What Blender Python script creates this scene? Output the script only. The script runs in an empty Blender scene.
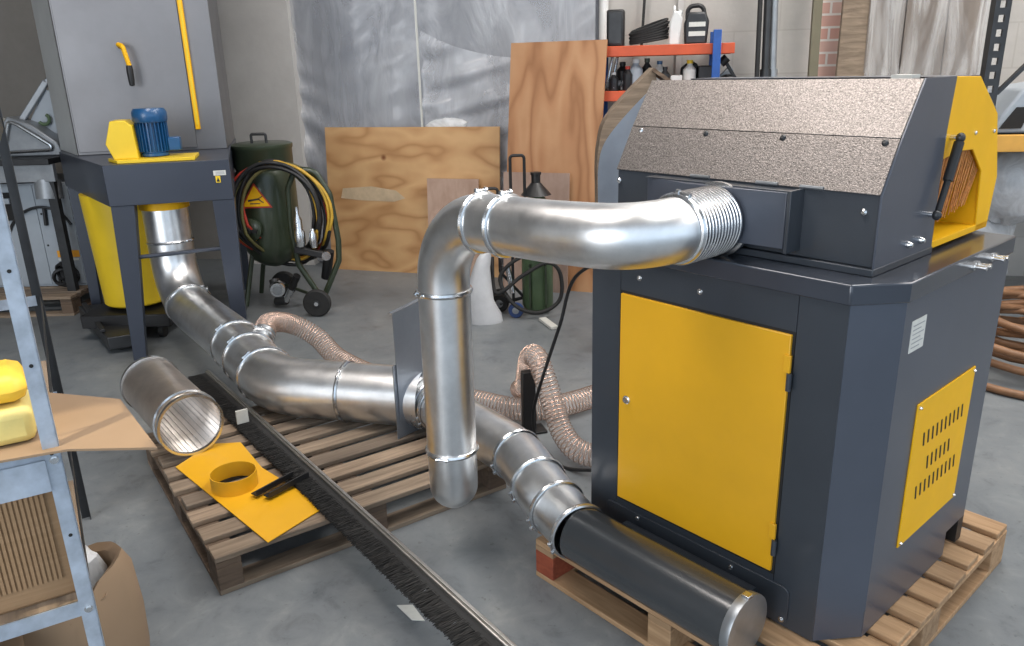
import bpy, bmesh, math, random
from mathutils import Vector, Matrix, Euler
random.seed(7)
PI = math.pi
sc = bpy.context.scene
COL = sc.collection

# ---------------------------------------------------------------- camera, world, light, exposure
PITCH, ROLL, CAMH, FPX = .3167, -.0271, 1.6, 782.865
cd = bpy.data.cameras.new('camera'); cam = bpy.data.objects.new('camera', cd); COL.objects.link(cam)
_f = Vector((0, math.cos(PITCH), -math.sin(PITCH))); _r = Vector((1, 0, 0)); _u = _r.cross(_f)
_r2 = _r*math.cos(ROLL) + _u*math.sin(ROLL); _u2 = -_r*math.sin(ROLL) + _u*math.cos(ROLL)
_m = Matrix((( _r2.x, _u2.x, -_f.x, 0), (_r2.y, _u2.y, -_f.y, 0), (_r2.z, _u2.z, -_f.z, CAMH), (0, 0, 0, 1)))
cam.matrix_world = _m
cd.sensor_width = 36; cd.lens = 36*FPX/1024; cd.clip_start = .05; cd.clip_end = 100
sc.camera = cam

w = bpy.data.worlds.new('World'); sc.world = w; w.use_nodes = True
wn = w.node_tree; bg = wn.nodes['Background']
bg.inputs['Color'].default_value = (.70, .84, 1.0, 1); bg.inputs['Strength'].default_value = 1.3

def area(name, loc, target, sx, sy, power, color):
    l = bpy.data.lights.new(name, 'AREA'); l.shape = 'RECTANGLE'; l.size = sx; l.size_y = sy
    l.energy = power; l.color = color
    o = bpy.data.objects.new(name, l); COL.objects.link(o); o.location = loc
    o.rotation_euler = (Vector(target)-Vector(loc)).to_track_quat('-Z', 'Y').to_euler()
    return o
# unseen overhead fills, added for the hood's reflection and to brighten the floor
area('overhead_fill', (2.0, 3.9, 4.9), (2.0, 3.9, 0), 1.2, 6.5, 260, (1, .97, .93))
area('overhead_fill', (-1.15, 2.15, 4.9), (-1.15, 2.15, 0), 1.6, 1.9, 122, (1, .92, .86))
area('overhead_fill', (5.0, 3.0, 4.9), (4.6, 3.6, 0), 1.6, 6.0, 230, (1, .93, .87))
# fill light added behind and to the left, to brighten the machine front
area('machine_fill', (-4.2, -3.4, 2.3), (.5, 2.6, .5), 3.2, 3.4, 190, (.95, .97, 1))
# a narrow shaft of sun falling on the shelf
sp = bpy.data.lights.new('sun_shaft', 'SPOT'); sp.energy = 420; sp.color = (1, .86, .6); sp.spot_size = math.radians(5.6); sp.spot_blend = .12; sp.shadow_soft_size = .02
so = bpy.data.objects.new('sun_shaft', sp); COL.objects.link(so); so.location = (-1.5, .75, 4.8)
so.rotation_euler = (Vector((-.93, 1.42, .95))-so.location).to_track_quat('-Z', 'Y').to_euler()

vs = sc.view_settings
vs.view_transform = 'Standard'; vs.look = 'None'; vs.exposure = .12; vs.gamma = 1; vs.use_curve_mapping = False

# ---------------------------------------------------------------- materials
def N(nt, t, **k):
    n = nt.nodes.new(t)
    for a, b in k.items():
        if a in n.inputs.keys(): n.inputs[a].default_value = b
        else: setattr(n, a, b)
    return n
def base(name):
    m = bpy.data.materials.new(name); m.use_nodes = True
    return m, m.node_tree, m.node_tree.nodes['Principled BSDF']
def col4(c): return (c[0], c[1], c[2], 1)
def ramp(nt, fac, stops):
    r = N(nt, 'ShaderNodeValToRGB'); cr = r.color_ramp
    while len(cr.elements) < len(stops): cr.elements.new(.5)
    for e, (p, c) in zip(cr.elements, stops): e.position = p; e.color = col4(c)
    nt.links.new(fac, r.inputs[0]); return r.outputs[0]
def noise(nt, scale, detail=3, rough=.55, stretch=None, obj=True, dist=0):
    tc = N(nt, 'ShaderNodeTexCoord'); out = tc.outputs['Object']
    if stretch:
        mp = N(nt, 'ShaderNodeMapping'); mp.inputs['Scale'].default_value = stretch
        nt.links.new(out, mp.inputs[0]); out = mp.outputs[0]
    n = N(nt, 'ShaderNodeTexNoise'); n.inputs['Scale'].default_value = scale; n.inputs['Detail'].default_value = detail
    n.inputs['Roughness'].default_value = rough; n.inputs['Distortion'].default_value = dist
    nt.links.new(out, n.inputs['Vector']); return n.outputs['Fac']
def bump(nt, b, fac, strength, dist=.01):
    bp = N(nt, 'ShaderNodeBump'); bp.inputs['Strength'].default_value = strength; bp.inputs['Distance'].default_value = dist
    nt.links.new(fac, bp.inputs['Height']); nt.links.new(bp.outputs[0], b.inputs['Normal'])
def paint(name, c, rough=.4, metal=0, var=.08, nscale=6, bscale=0, bstr=0, coat=0, spec=.5, stretch=None):
    m, nt, b = base(name)
    f = noise(nt, nscale, 4, .6, stretch)
    lo = [x*(1-var) for x in c]; hi = [min(1, x*(1+var)) for x in c]
    nt.links.new(ramp(nt, f, [(.3, lo), (.7, hi)]), b.inputs['Base Color'])
    b.inputs['Roughness'].default_value = rough; b.inputs['Metallic'].default_value = metal
    b.inputs['Coat Weight'].default_value = coat; b.inputs['Coat Roughness'].default_value = .15
    b.inputs['Specular IOR Level'].default_value = spec
    if bscale: bump(nt, b, noise(nt, bscale, 2), bstr, .002)
    return m
def galv(name, c=(.56, .58, .60), rough=.3, metal=1, sc_=9):
    m, nt, b = base(name)
    f = noise(nt, sc_, 6, .65)
    nt.links.new(ramp(nt, f, [(.25, [x*.82 for x in c]), (.75, [min(1, x*1.12) for x in c])]), b.inputs['Base Color'])
    g = noise(nt, sc_*2.3, 4)
    mr = N(nt, 'ShaderNodeMapRange'); nt.links.new(g, mr.inputs[0]); mr.inputs[3].default_value = rough-.07; mr.inputs[4].default_value = rough+.12
    nt.links.new(mr.outputs[0], b.inputs['Roughness']); b.inputs['Metallic'].default_value = metal
    bump(nt, b, noise(nt, 60, 2), .06, .001)
    return m
def woodm(name, lo, hi, stretch=(1, 14, 14), rough=.75, s=2.2, bstr=.25):
    m, nt, b = base(name)
    f = noise(nt, s, 6, .62, stretch, dist=.6)
    g = noise(nt, 1.3, 3)
    mx = N(nt, 'ShaderNodeMix', data_type='FLOAT'); mx.inputs[0].default_value = .35
    nt.links.new(f, mx.inputs[2]); nt.links.new(g, mx.inputs[3])
    oi = N(nt, 'ShaderNodeObjectInfo'); m2 = N(nt, 'ShaderNodeMix', data_type='RGBA', blend_type='MULTIPLY'); m2.inputs[0].default_value = 1
    nt.links.new(ramp(nt, mx.outputs[0], [(.3, lo), (.5, [(a+b_)/2 for a, b_ in zip(lo, hi)]), (.68, hi)]), m2.inputs[6])
    nt.links.new(ramp(nt, oi.outputs['Random'], [(0, (.72, .72, .74)), (.5, (1, .98, .95)), (1, (1.25, 1.2, 1.15))]), m2.inputs[7])
    nt.links.new(m2.outputs[2], b.inputs['Base Color'])
    b.inputs['Roughness'].default_value = rough
    bump(nt, b, f, bstr, .003)
    return m

M = {}
M['grey'] = paint('dark_grey_enamel', (.042, .050, .062), .34, .15, .1, 3, 260, .12, coat=.25)
M['hammer'] = paint('hammered_grey_enamel', (.24, .218, .205), .40, .75, .62, 240, 330, .5, coat=.15)
M['blue_grey'] = paint('slate_enamel', (.072, .083, .108), .34, .15, .08, 3, 240, .08, coat=.2)
M['pipegrey'] = paint('glossy_grey_enamel', (.04, .045, .05), .24, .15, .1, 3, 200, .25, coat=.6)
M['yellow'] = paint('yellow_enamel', (.74, .385, .012), .42, 0, .05, 4, 200, .05, coat=.15)
M['lemon'] = paint('bright_yellow_enamel', (.80, .55, .02), .4, 0, .06, 5)
M['navy'] = paint('dark_navy_enamel', (.036, .044, .064), .38, .1, .08, 3, 240, .08, coat=.15)
M['lightyellow'] = paint('safety_yellow', (.86, .46, .006), .5, 0, .05, 5, spec=.3)
M['galv'] = galv('galvanised_duct', (.82, .83, .835), .33)
M['galvdull'] = galv('dull_galvanised', (.40, .43, .46), .42)
M['zinc'] = galv('bright_zinc', (.72, .74, .76), .22)
M['galvplate'] = galv('gate_plate_steel', (.33, .37, .43), .38, .8, 3)
M['shelf'] = paint('galvanised_angle', (.42, .48, .56), .5, .45, .25, 14, 80, .1)
M['black'] = paint('black_plastic', (.012, .012, .013), .45, 0, .1, 8)
M['rubber'] = paint('black_rubber', (.018, .018, .018), .75, 0, .2, 12)
M['darksteel'] = paint('dark_steel', (.05, .052, .055), .45, .6, .2, 8)
M['boxsteel'] = galv('cabinet_sheet_steel', (.235, .23, .235), .42, .8, 1.2)
M['boxside'] = galv('cabinet_side_steel', (.62, .64, .64), .45, .5, 1.2)
M['blue'] = paint('motor_blue', (.008, .075, .20), .35, 0, .12, 10, coat=.3)
M['green'] = paint('olive_green_enamel', (.032, .045, .026), .35, .05, .15, 5, 150, .06, coat=.25)
M['ltgreen'] = paint('mid_green_enamel', (.075, .12, .06), .4, .05, .15, 5)
M['orange'] = paint('orange_rack_enamel', (.56, .085, .025), .45, 0, .1, 9)
M['rackblue'] = paint('rack_blue_enamel', (.02, .09, .34), .45, 0, .15, 9)
M['beam'] = paint('ochre_rack_enamel', (.62, .33, .06), .5, 0, .1, 9)
M['white'] = paint('white_plastic', (.7, .7, .68), .45, 0, .05, 6)
M['cream'] = paint('off_white_label', (.62, .62, .58), .6, 0, .05, 60)
M['machgrey'] = paint('light_machine_grey', (.36, .40, .44), .5, .1, .12, 3)
M['sawgrey'] = paint('cast_alloy_grey', (.30, .32, .34), .45, .5, .15, 8)
M['dark'] = paint('dark_recess', (.012, .012, .012), .8, 0, .2, 6)
def plywood(name, cols, rot, sc3, knots=True):
    m, nt, b = base(name)
    tc = N(nt, 'ShaderNodeTexCoord'); mp_ = N(nt, 'ShaderNodeMapping'); mp_.inputs['Scale'].default_value = sc3; mp_.inputs['Rotation'].default_value = rot
    nt.links.new(tc.outputs['Object'], mp_.inputs[0])
    n1 = N(nt, 'ShaderNodeTexNoise'); n1.inputs['Scale'].default_value = 1.1; n1.inputs['Detail'].default_value = 2; n1.inputs['Roughness'].default_value = .4
    nt.links.new(mp_.outputs[0], n1.inputs['Vector'])
    mu = N(nt, 'ShaderNodeMath', operation='MULTIPLY'); mu.inputs[1].default_value = 16; nt.links.new(n1.outputs['Fac'], mu.inputs[0]); mu.inputs[1].default_value = 10
    fr_ = N(nt, 'ShaderNodeMath', operation='PINGPONG'); fr_.inputs[1].default_value = 1; nt.links.new(mu.outputs[0], fr_.inputs[0])
    c = ramp(nt, fr_.outputs[0], [(.0, [.7*a_+.3*b_ for a_, b_ in zip(cols[0], cols[1])]), (.35, cols[1]), (.9, cols[2])])
    n2 = noise(nt, 1.6, 5, .6); c2 = ramp(nt, n2, [(.3, (.84, .8, .76)), (.6, (1, 1, 1)), (.8, (1.12, 1.12, 1.12))])
    mx = N(nt, 'ShaderNodeMix', data_type='RGBA', blend_type='MULTIPLY'); mx.inputs[0].default_value = 1
    nt.links.new(c, mx.inputs[6]); nt.links.new(c2, mx.inputs[7]); out = mx.outputs[2]
    if knots:
        vo = N(nt, 'ShaderNodeTexVoronoi'); vo.inputs['Scale'].default_value = 2.4; nt.links.new(tc.outputs['Object'], vo.inputs['Vector'])
        kf = ramp(nt, vo.outputs['Distance'], [(.03, (.35, .2, .12)), (.075, (1, 1, 1))])
        m3 = N(nt, 'ShaderNodeMix', data_type='RGBA', blend_type='MULTIPLY'); m3.inputs[0].default_value = 1
        nt.links.new(out, m3.inputs[6]); nt.links.new(kf, m3.inputs[7]); out = m3.outputs[2]
    nt.links.new(out, b.inputs['Base Color']); b.inputs['Roughness'].default_value = .6
    return m
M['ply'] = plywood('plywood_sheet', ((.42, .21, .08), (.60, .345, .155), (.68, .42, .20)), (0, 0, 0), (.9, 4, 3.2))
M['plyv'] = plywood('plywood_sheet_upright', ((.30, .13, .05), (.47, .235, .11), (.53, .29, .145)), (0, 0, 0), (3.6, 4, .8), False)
M['plygrey'] = woodm('weathered_board', (.36, .23, .17), (.56, .41, .33), (5, 5, 2), .8, 2.2, .1)
M['pallet'] = woodm('pallet_timber', (.10, .073, .052), (.34, .265, .195), (1.2, 14, 14), .85, 2.6, .5)
M['palletdark'] = woodm('old_pallet_timber', (.05, .035, .025), (.17, .12, .085), (1.2, 14, 14), .9, 2.6, .5)
M['palletnew'] = woodm('fresh_pallet_timber', (.22, .13, .065), (.50, .335, .195), (1.2, 14, 14), .8, 2.6, .4)
M['redwood'] = woodm('red_stained_block', (.16, .03, .015), (.40, .10, .045), (3, 9, 9), .8, 3, .4)
M['card'] = woodm('cardboard', (.33, .20, .10), (.44, .28, .155), (1, 1, 30), .9, 3, .15)
M['cardflat'] = paint('cardboard_face', (.27, .185, .115), .9, 0, .07, 3)
M['foam'] = paint('yellow_foil_packet', (.85, .55, .06), .45, 0, .15, 14, 30, .4)
M['foampale'] = paint('pale_yellow_packet', (.75, .62, .22), .6, 0, .1, 14)
M['alu'] = galv('brushed_aluminium', (.55, .53, .50), .38)
M['bristle'] = paint('black_bristle', (.022, .021, .02), .6, 0, .3, 40)
M['brushorange'] = paint('curtain_bristle', (.62, .26, .07), .6, 0, .3, 90)
M['hosebrown'] = paint('tan_rubber_hose', (.23, .115, .055), .5, 0, .25, 9)
M['hoseyellow'] = paint('yellow_hose', (.50, .30, .03), .5, 0, .15, 9)
M['hosered'] = paint('red_hose', (.40, .035, .02), .5, 0, .15, 9)
M['hoseolive'] = paint('olive_hose', (.10, .09, .03), .55, 0, .25, 20)
M['copper'] = paint('coppered_wire', (.62, .46, .38), .25, .8, .15, 30)
M['bluewheel'] = paint('blue_castor_tyre', (.02, .05, .16), .5, 0, .15, 8)
M['sticker'] = paint('orange_sticker', (.80, .36, .03), .6, 0, .05, 20)
M['plankolive'] = paint('weathered_plank', (.15, .135, .09), .8)
M['filler'] = paint('filler_smear', (.60, .46, .30), .7, 0, .15, 9)
M['brownpanel'] = woodm('brown_panel', (.12, .10, .088), (.21, .18, .155), (6, 6, .8), .7, 2, .05)

def film(name, c, alpha, rough=.25, bscale=7, bstr=.8, stretch=(1, 1, 1), varalpha=0):
    m, nt, b = base(name)
    b.inputs['Base Color'].default_value = col4(c); b.inputs['Roughness'].default_value = rough
    b.inputs['Alpha'].default_value = alpha
    f = noise(nt, bscale, 5, .6, stretch, dist=1.2)
    if varalpha:
        mr = N(nt, 'ShaderNodeMapRange'); nt.links.new(f, mr.inputs[0]); mr.inputs[1].default_value = .35; mr.inputs[2].default_value = .7
        mr.inputs[3].default_value = alpha-varalpha; mr.inputs[4].default_value = min(1, alpha+varalpha)
        nt.links.new(mr.outputs[0], b.inputs['Alpha'])
    bump(nt, b, f, bstr, .03)
    return m
M['film'] = film('plastic_sheeting', (.66, .68, .72), .44, .16, 1.6, .5, (2.2, 2, .7), .16)
M['film2'] = film('plastic_wrap', (.88, .87, .85), .34, .16, 1.8, .3, (3, 3, .35), .32)
M['bag'] = film('clear_plastic_bag', (.80, .81, .82), .80, .25, 6, .5, (1, 1, 1), .18)
M['clear'] = film('clear_hose_wall', (.72, .62, .56), .20, .08, 20, .1)
M['whitebag'] = paint('white_woven_sack', (.55, .56, .58), .7, 0, .1, 8, 30, .5)

def concrete_floor():
    m, nt, b = base('concrete_floor')
    f = noise(nt, .9, 8, .6); g = noise(nt, 7, 8, .7, dist=.5); h = noise(nt, 38, 4, .7)
    c1 = ramp(nt, f, [(.28, (.125, .142, .158)), (.5, (.17, .187, .20)), (.75, (.235, .243, .243))])
    c2 = ramp(nt, g, [(.28, (.62, .62, .63)), (.45, (.95, .95, .95)), (.56, (1.05, 1.04, 1.02)), (.72, (1.32, 1.28, 1.22))])
    c3 = ramp(nt, h, [(.27, (.55, .55, .55)), (.38, (1, 1, 1))])
    m1 = N(nt, 'ShaderNodeMix', data_type='RGBA', blend_type='MULTIPLY'); m1.inputs[0].default_value = 1
    m2 = N(nt, 'ShaderNodeMix', data_type='RGBA', blend_type='MULTIPLY'); m2.inputs[0].default_value = .8
    nt.links.new(c1, m1.inputs[6]); nt.links.new(c2, m1.inputs[7]); nt.links.new(m1.outputs[2], m2.inputs[6]); nt.links.new(c3, m2.inputs[7])
    nt.links.new(m2.outputs[2], b.inputs['Base Color'])
    mr = N(nt, 'ShaderNodeMapRange'); nt.links.new(g, mr.inputs[0]); mr.inputs[3].default_value = .33; mr.inputs[4].default_value = .62
    nt.links.new(mr.outputs[0], b.inputs['Roughness'])
    bump(nt, b, g, .12, .006)
    return m
def concrete_wall(name, lo, hi, blocks=True, bw=.62, bh=.3):
    m, nt, b = base(name)
    f = noise(nt, 1.4, 8, .65)
    c = ramp(nt, f, [(.3, lo), (.7, hi)])
    if blocks:
        tc = N(nt, 'ShaderNodeTexCoord'); mp = N(nt, 'ShaderNodeMapping'); mp.inputs['Rotation'].default_value = (PI/2, 0, 0)
        nt.links.new(tc.outputs['Object'], mp.inputs[0])
        br = N(nt, 'ShaderNodeTexBrick'); nt.links.new(mp.outputs[0], br.inputs['Vector'])
        br.inputs['Scale'].default_value = 1; br.inputs['Brick Width'].default_value = bw; br.inputs['Row Height'].default_value = bh
        br.inputs['Mortar Size'].default_value = .006; br.inputs['Mortar Smooth'].default_value = .3
        br.inputs['Color1'].default_value = (1, 1, 1, 1); br.inputs['Color2'].default_value = (.93, .93, .93, 1); br.inputs['Mortar'].default_value = (.87, .86, .85, 1)
        mm = N(nt, 'ShaderNodeMix', data_type='RGBA', blend_type='MULTIPLY'); mm.inputs[0].default_value = 1
        nt.links.new(c, mm.inputs[6]); nt.links.new(br.outputs[0], mm.inputs[7]); c = mm.outputs[2]
    nt.links.new(c, b.inputs['Base Color']); b.inputs['Roughness'].default_value = .85
    bump(nt, b, noise(nt, 25, 5), .25, .006)
    return m
M['floor'] = concrete_floor()
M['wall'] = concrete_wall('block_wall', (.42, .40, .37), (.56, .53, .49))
M['walldark'] = concrete_wall('dark_render_wall', (.20, .185, .165), (.27, .25, .225), False)  # brown-grey render, darker than the block wall
M['pilaster'] = concrete_wall('concrete_pilaster', (.47, .45, .43), (.62, .60, .57), False)
M['wallback'] = concrete_wall('blue_grey_tarp', (.10, .115, .15), (.30, .305, .32), False)
M['ceil'] = paint('roof_sheet', (.30, .29, .28), .7)
M['redbrick'] = None
def redbrick():
    m, nt, b = base('painted_red_brick')
    tc = N(nt, 'ShaderNodeTexCoord'); mp = N(nt, 'ShaderNodeMapping'); mp.inputs['Rotation'].default_value = (PI/2, 0, 0)
    nt.links.new(tc.outputs['Object'], mp.inputs[0])
    br = N(nt, 'ShaderNodeTexBrick'); nt.links.new(mp.outputs[0], br.inputs['Vector'])
    br.inputs['Scale'].default_value = 1; br.inputs['Brick Width'].default_value = .23; br.inputs['Row Height'].default_value = .086
    br.inputs['Mortar Size'].default_value = .008
    br.inputs['Color1'].default_value = (.58, .33, .27, 1); br.inputs['Color2'].default_value = (.62, .42, .36, 1); br.inputs['Mortar'].default_value = (.72, .68, .64, 1)
    nt.links.new(br.outputs[0], b.inputs['Base Color']); b.inputs['Roughness'].default_value = .85
    return m
M['redbrick'] = redbrick()

# ---------------------------------------------------------------- building helpers
def frame(origin, rotz=0):
    return Matrix.Translation(Vector(origin)) @ Matrix.Rotation(rotz, 4, 'Z')
WORLD = Matrix.Identity(4)

def spline(pts, n=8):
    P = [Vector(p) for p in pts]; out = []
    for i in range(len(P)-1):
        p0 = P[max(0, i-1)]; p1 = P[i]; p2 = P[i+1]; p3 = P[min(len(P)-1, i+2)]
        for k in range(n):
            t = k/n; t2 = t*t; t3 = t2*t
            out.append(.5*((2*p1)+(-p0+p2)*t+(2*p0-5*p1+4*p2-p3)*t2+(-p0+3*p1-3*p2+p3)*t3))
    out.append(P[-1]); return out
def fillet(pts, rad, n=8):
    """polyline with rounded corners; rad scalar or per-corner list"""
    P = [Vector(p) for p in pts]; out = [P[0]]
    for i in range(1, len(P)-1):
        r = rad if not isinstance(rad, (list, tuple)) else rad[i-1]
        a = (P[i-1]-P[i]); b = (P[i+1]-P[i]); la, lb = a.length, b.length; a.normalize(); b.normalize()
        ang = math.acos(max(-1, min(1, a.dot(b))))
        if ang > PI-.02 or r <= 0: out.append(P[i]); continue
        d = min(r/math.tan(ang/2), la*.98, lb*.98); rr = d*math.tan(ang/2)
        c = P[i]+(a+b).normalized()*(rr/math.sin(ang/2))
        s = P[i]+a*d; e = P[i]+b*d; v1 = s-c; v2 = e-c; tot = PI-ang
        for k in range(n+1):
            t = k/n; out.append(c+(v1*math.sin((1-t)*tot)+v2*math.sin(t*tot))/math.sin(tot))
    out.append(P[-1]); return out

class MB:
    def __init__(s): s.b = bmesh.new()
    def _v(s, p): return s.b.verts.new(p)
    def face(s, pts):
        vs_ = [s._v(Vector(p)) for p in pts]
        try: s.b.faces.new(vs_)
        except ValueError: pass
    def box(s, x0, x1, y0, y1, z0, z1, R=None, c=None):
        co = [(x, y, z) for x in (x0, x1) for y in (y0, y1) for z in (z0, z1)]
        if R is not None:
            c = Vector(c) if c is not None else Vector(((x0+x1)/2, (y0+y1)/2, (z0+z1)/2))
            co = [c+R@(Vector(p)-c) for p in co]
        v = [s._v(p) for p in co]
        for f in ((0, 1, 3, 2), (4, 6, 7, 5), (0, 4, 5, 1), (2, 3, 7, 6), (0, 2, 6, 4), (1, 5, 7, 3)): s.b.faces.new([v[i] for i in f])
        return s
    def bar(s, p, q, w, h, up=(0, 0, 1)):
        p, q = Vector(p), Vector(q); d = (q-p).normalized(); up = Vector(up)
        if abs(d.dot(up)) > .99: up = Vector((1, 0, 0))
        sx = d.cross(up).normalized(); u = sx.cross(d)
        co = [e+sx*a*w/2+u*b*h/2 for e in (p, q) for a, b in ((-1, -1), (1, -1), (1, 1), (-1, 1))]
        v = [s._v(c) for c in co]
        for f in ((3, 2, 1, 0), (4, 5, 6, 7), (0, 1, 5, 4), (1, 2, 6, 5), (2, 3, 7, 6), (3, 0, 4, 7)): s.b.faces.new([v[i] for i in f])
        return s
    def prism(s, poly, a, b, axis='z'):
        def P(p, h):
            if axis == 'z': return (p[0], p[1], h)
            if axis == 'x': return (h, p[0], p[1])
            return (p[0], h, p[1])
        lo = [s._v(P(p, a)) for p in poly]; hi = [s._v(P(p, b)) for p in poly]; n = len(poly)
        s.b.faces.new(lo[::-1]); s.b.faces.new(hi)
        for i in range(n): s.b.faces.new((lo[i], lo[(i+1) % n], hi[(i+1) % n], hi[i]))
        return s
    def sheet(s, pts, t, nrm=None):
        """thick polygon from arbitrary planar 3d points"""
        P = [Vector(p) for p in pts]
        if nrm is None: nrm = (P[1]-P[0]).cross(P[2]-P[0]).normalized()
        nrm = Vector(nrm)*t
        lo = [s._v(p) for p in P]; hi = [s._v(p+nrm) for p in P]; n = len(P)
        s.b.faces.new(lo[::-1]); s.b.faces.new(hi)
        for i in range(n): s.b.faces.new((lo[i], lo[(i+1) % n], hi[(i+1) % n], hi[i]))
        return s
    def rings(s, rows, close=False, cap0=False, cap1=False):
        R = [[s._v(p) for p in row] for row in rows]; n = len(R[0])
        for i in range(len(R)-(0 if close else 1)):
            a, b = R[i], R[(i+1) % len(R)]
            for k in range(n): s.b.faces.new((a[k], a[(k+1) % n], b[(k+1) % n], b[k]))
        if cap0: s.b.faces.new(R[0][::-1])
        if cap1: s.b.faces.new(R[-1])
        return s
    def tube(s, pts, r, seg=12, cap=True, closed=False):
        P = [Vector(p) for p in pts]; n = len(P)
        T = []
        for i in range(n):
            if closed: d = P[(i+1) % n]-P[i-1]
            else: d = P[min(n-1, i+1)]-P[max(0, i-1)]
            T.append(d.normalized() if d.length > 1e-9 else Vector((0, 0, 1)))
        u = T[0].cross(Vector((0, 0, 1)))
        if u.length < .05: u = T[0].cross(Vector((1, 0, 0)))
        u.normalize(); rows = []
        for i in range(n):
            u = (u-T[i]*u.dot(T[i])).normalized(); v = T[i].cross(u)
            ri = r[i] if isinstance(r, (list, tuple)) else r
            rows.append([P[i]+(u*math.cos(2*PI*k/seg)+v*math.sin(2*PI*k/seg))*ri for k in range(seg)])
        s.rings(rows, closed, cap and not closed, cap and not closed); return s
    def lathe(s, prof, o=(0, 0, 0), ax=(0, 0, 1), seg=24, cap=True):
        """prof: list of (radius, height)"""
        o = Vector(o); ax = Vector(ax).normalized(); u = ax.orthogonal().normalized(); v = ax.cross(u)
        rows = [[o+ax*h+(u*math.cos(2*PI*k/seg)+v*math.sin(2*PI*k/seg))*max(r, 1e-4) for k in range(seg)] for r, h in prof]
        s.rings(rows, False, cap, cap); return s
    def cyl(s, p, q, r, seg=16): 
        p, q = Vector(p), Vector(q); return s.lathe([(r, 0), (r, (q-p).length)], p, q-p, seg)
    def torus(s, c, ax, R, r, seg=28, ms=8, a0=0, a1=2*PI):
        ax = Vector(ax).normalized(); u = ax.orthogonal().normalized(); v = ax.cross(u); c = Vector(c)
        full = abs(a1-a0-2*PI) < 1e-6
        pts = [c+(u*math.cos(t)+v*math.sin(t))*R for t in [a0+(a1-a0)*k/seg for k in range(seg if full else seg+1)]]
        return s.tube(pts, r, ms, True, full)
    def blob(s, c, rad, seg=14, jit=0, rng=None, R=None):
        c = Vector(c); rows = []; m = seg//2
        for i in range(m+1):
            th = PI*i/m; row = []
            for k in range(seg):
                ph = 2*PI*k/seg; j = 1+(rng.uniform(-jit, jit) if rng else 0)
                p = Vector((max(math.sin(th), .02)*math.cos(ph)*rad[0], max(math.sin(th), .02)*math.sin(ph)*rad[1], -math.cos(th)*rad[2]))*j
                if R is not None: p = R@p
                row.append(c+p)
            rows.append(row)
        return s.rings(rows, False, True, True)
    def build(s, name, mat, parent=None, fr=WORLD, bevel=0, smooth=35, label=None):
        b = s.b
        b.transform(fr)
        loc = Vector((0, 0, 0))
        if parent is not None:
            b.transform(world_of(parent).inverted())
        else:
            xs = [v.co for v in b.verts]
            mn = Vector([min(c[i] for c in xs) for i in range(3)]); mxx = Vector([max(c[i] for c in xs) for i in range(3)])
            loc = Vector(((mn.x+mxx.x)/2, (mn.y+mxx.y)/2, mn.z)); b.transform(Matrix.Translation(-loc))
        bmesh.ops.recalc_face_normals(b, faces=b.faces)
        me = bpy.data.meshes.new(name); b.to_mesh(me); b.free()
        for p in me.polygons: p.use_smooth = True
        me.set_sharp_from_angle(angle=math.radians(smooth))
        me.materials.append(mat)
        o = bpy.data.objects.new(name, me); COL.objects.link(o)
        if parent is not None: o.parent = parent
        else: o.location = loc
        if bevel:
            md = o.modifiers.new('bevel', 'BEVEL'); md.width = bevel; md.segments = 2; md.limit_method = 'ANGLE'; md.angle_limit = math.radians(40)
            md.harden_normals = False
        if label: o['label'] = label
        return o
def world_of(o):
    m = Matrix.Translation(o.location) @ o.rotation_euler.to_matrix().to_4x4() @ Matrix.Diagonal((*o.scale, 1))
    return world_of(o.parent) @ m if o.parent else m
def thing(name, label, cat, loc=(0, 0, 0), rotz=0, group=None):
    o = bpy.data.objects.new(name, None); COL.objects.link(o); o.empty_display_size = .05
    o.location = loc; o.rotation_euler = (0, 0, rotz); o['label'] = label; o['category'] = cat
    if group: o['group'] = group
    return o
def tag(o, label, cat, group=None, kind=None):
    o['label'] = label; o['category'] = cat
    if group: o['group'] = group
    if kind: o['kind'] = kind
    return o
def struct(o): o['kind'] = 'structure'; return o
def dup(root, loc, rotz=None, label=None):
    r = root.copy(); COL.objects.link(r); r.location = loc
    if rotz is not None: r.rotation_euler = (0, 0, rotz)
    if label: r['label'] = label
    for ch in list(root.children):
        c = ch.copy(); COL.objects.link(c); c.parent = r
        for gch in list(ch.children):
            d = gch.copy(); COL.objects.link(d); d.parent = c
    return r
def Rz(a): return Matrix.Rotation(a, 3, 'Z')
def Rot(ax, a): return Matrix.Rotation(a, 3, ax)

# ---------------------------------------------------------------- the room
struct(MB().box(-7.5, 7.5, -7, 8.2, -.1, 0).build('floor', M['floor']))
WA = -math.atan(.2)                                   # the back wall runs slightly towards the right
WF = frame((-2.5, 6.95, 0), WA)                       # x along the wall, y away
def wallpiece(name, x0, x1, mat, y0=0, y1=.2, z0=0, z1=5, fr=WF):
    return struct(MB().box(x0, x1, y0, y1, z0, z1).build(name, mat, fr=fr))
wallpiece('wall_back', .2, 10.2, M['wall'])
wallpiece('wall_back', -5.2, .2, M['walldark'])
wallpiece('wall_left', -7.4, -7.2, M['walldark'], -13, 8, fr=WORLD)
struct(MB().box(7.3, 7.5, 1.2, 8, 0, 5).build('wall_right', M['wall']))
struct(MB().box(-7.5, 7.5, -3.0, 8.2, 5, 5.1).build('ceiling', M['ceil']))
wallpiece('trim_1', .22, .84, M['pilaster'], -.14, -.0)
wallpiece('trim_2', .16, .22, M['pilaster'], -.05, -.0)
wallpiece('trim_3', .84, 3.28, M['wallback'], -.03, 0)
wallpiece('trim_4', 4.82, 5.02, M['redbrick'], -.04, 0)
wallpiece('trim_5', 5.62, 5.86, M['redbrick'], -.04, 0)
wallpiece('trim_6', 3.86, 3.9, M['pilaster'], -.03, 0)

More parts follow.
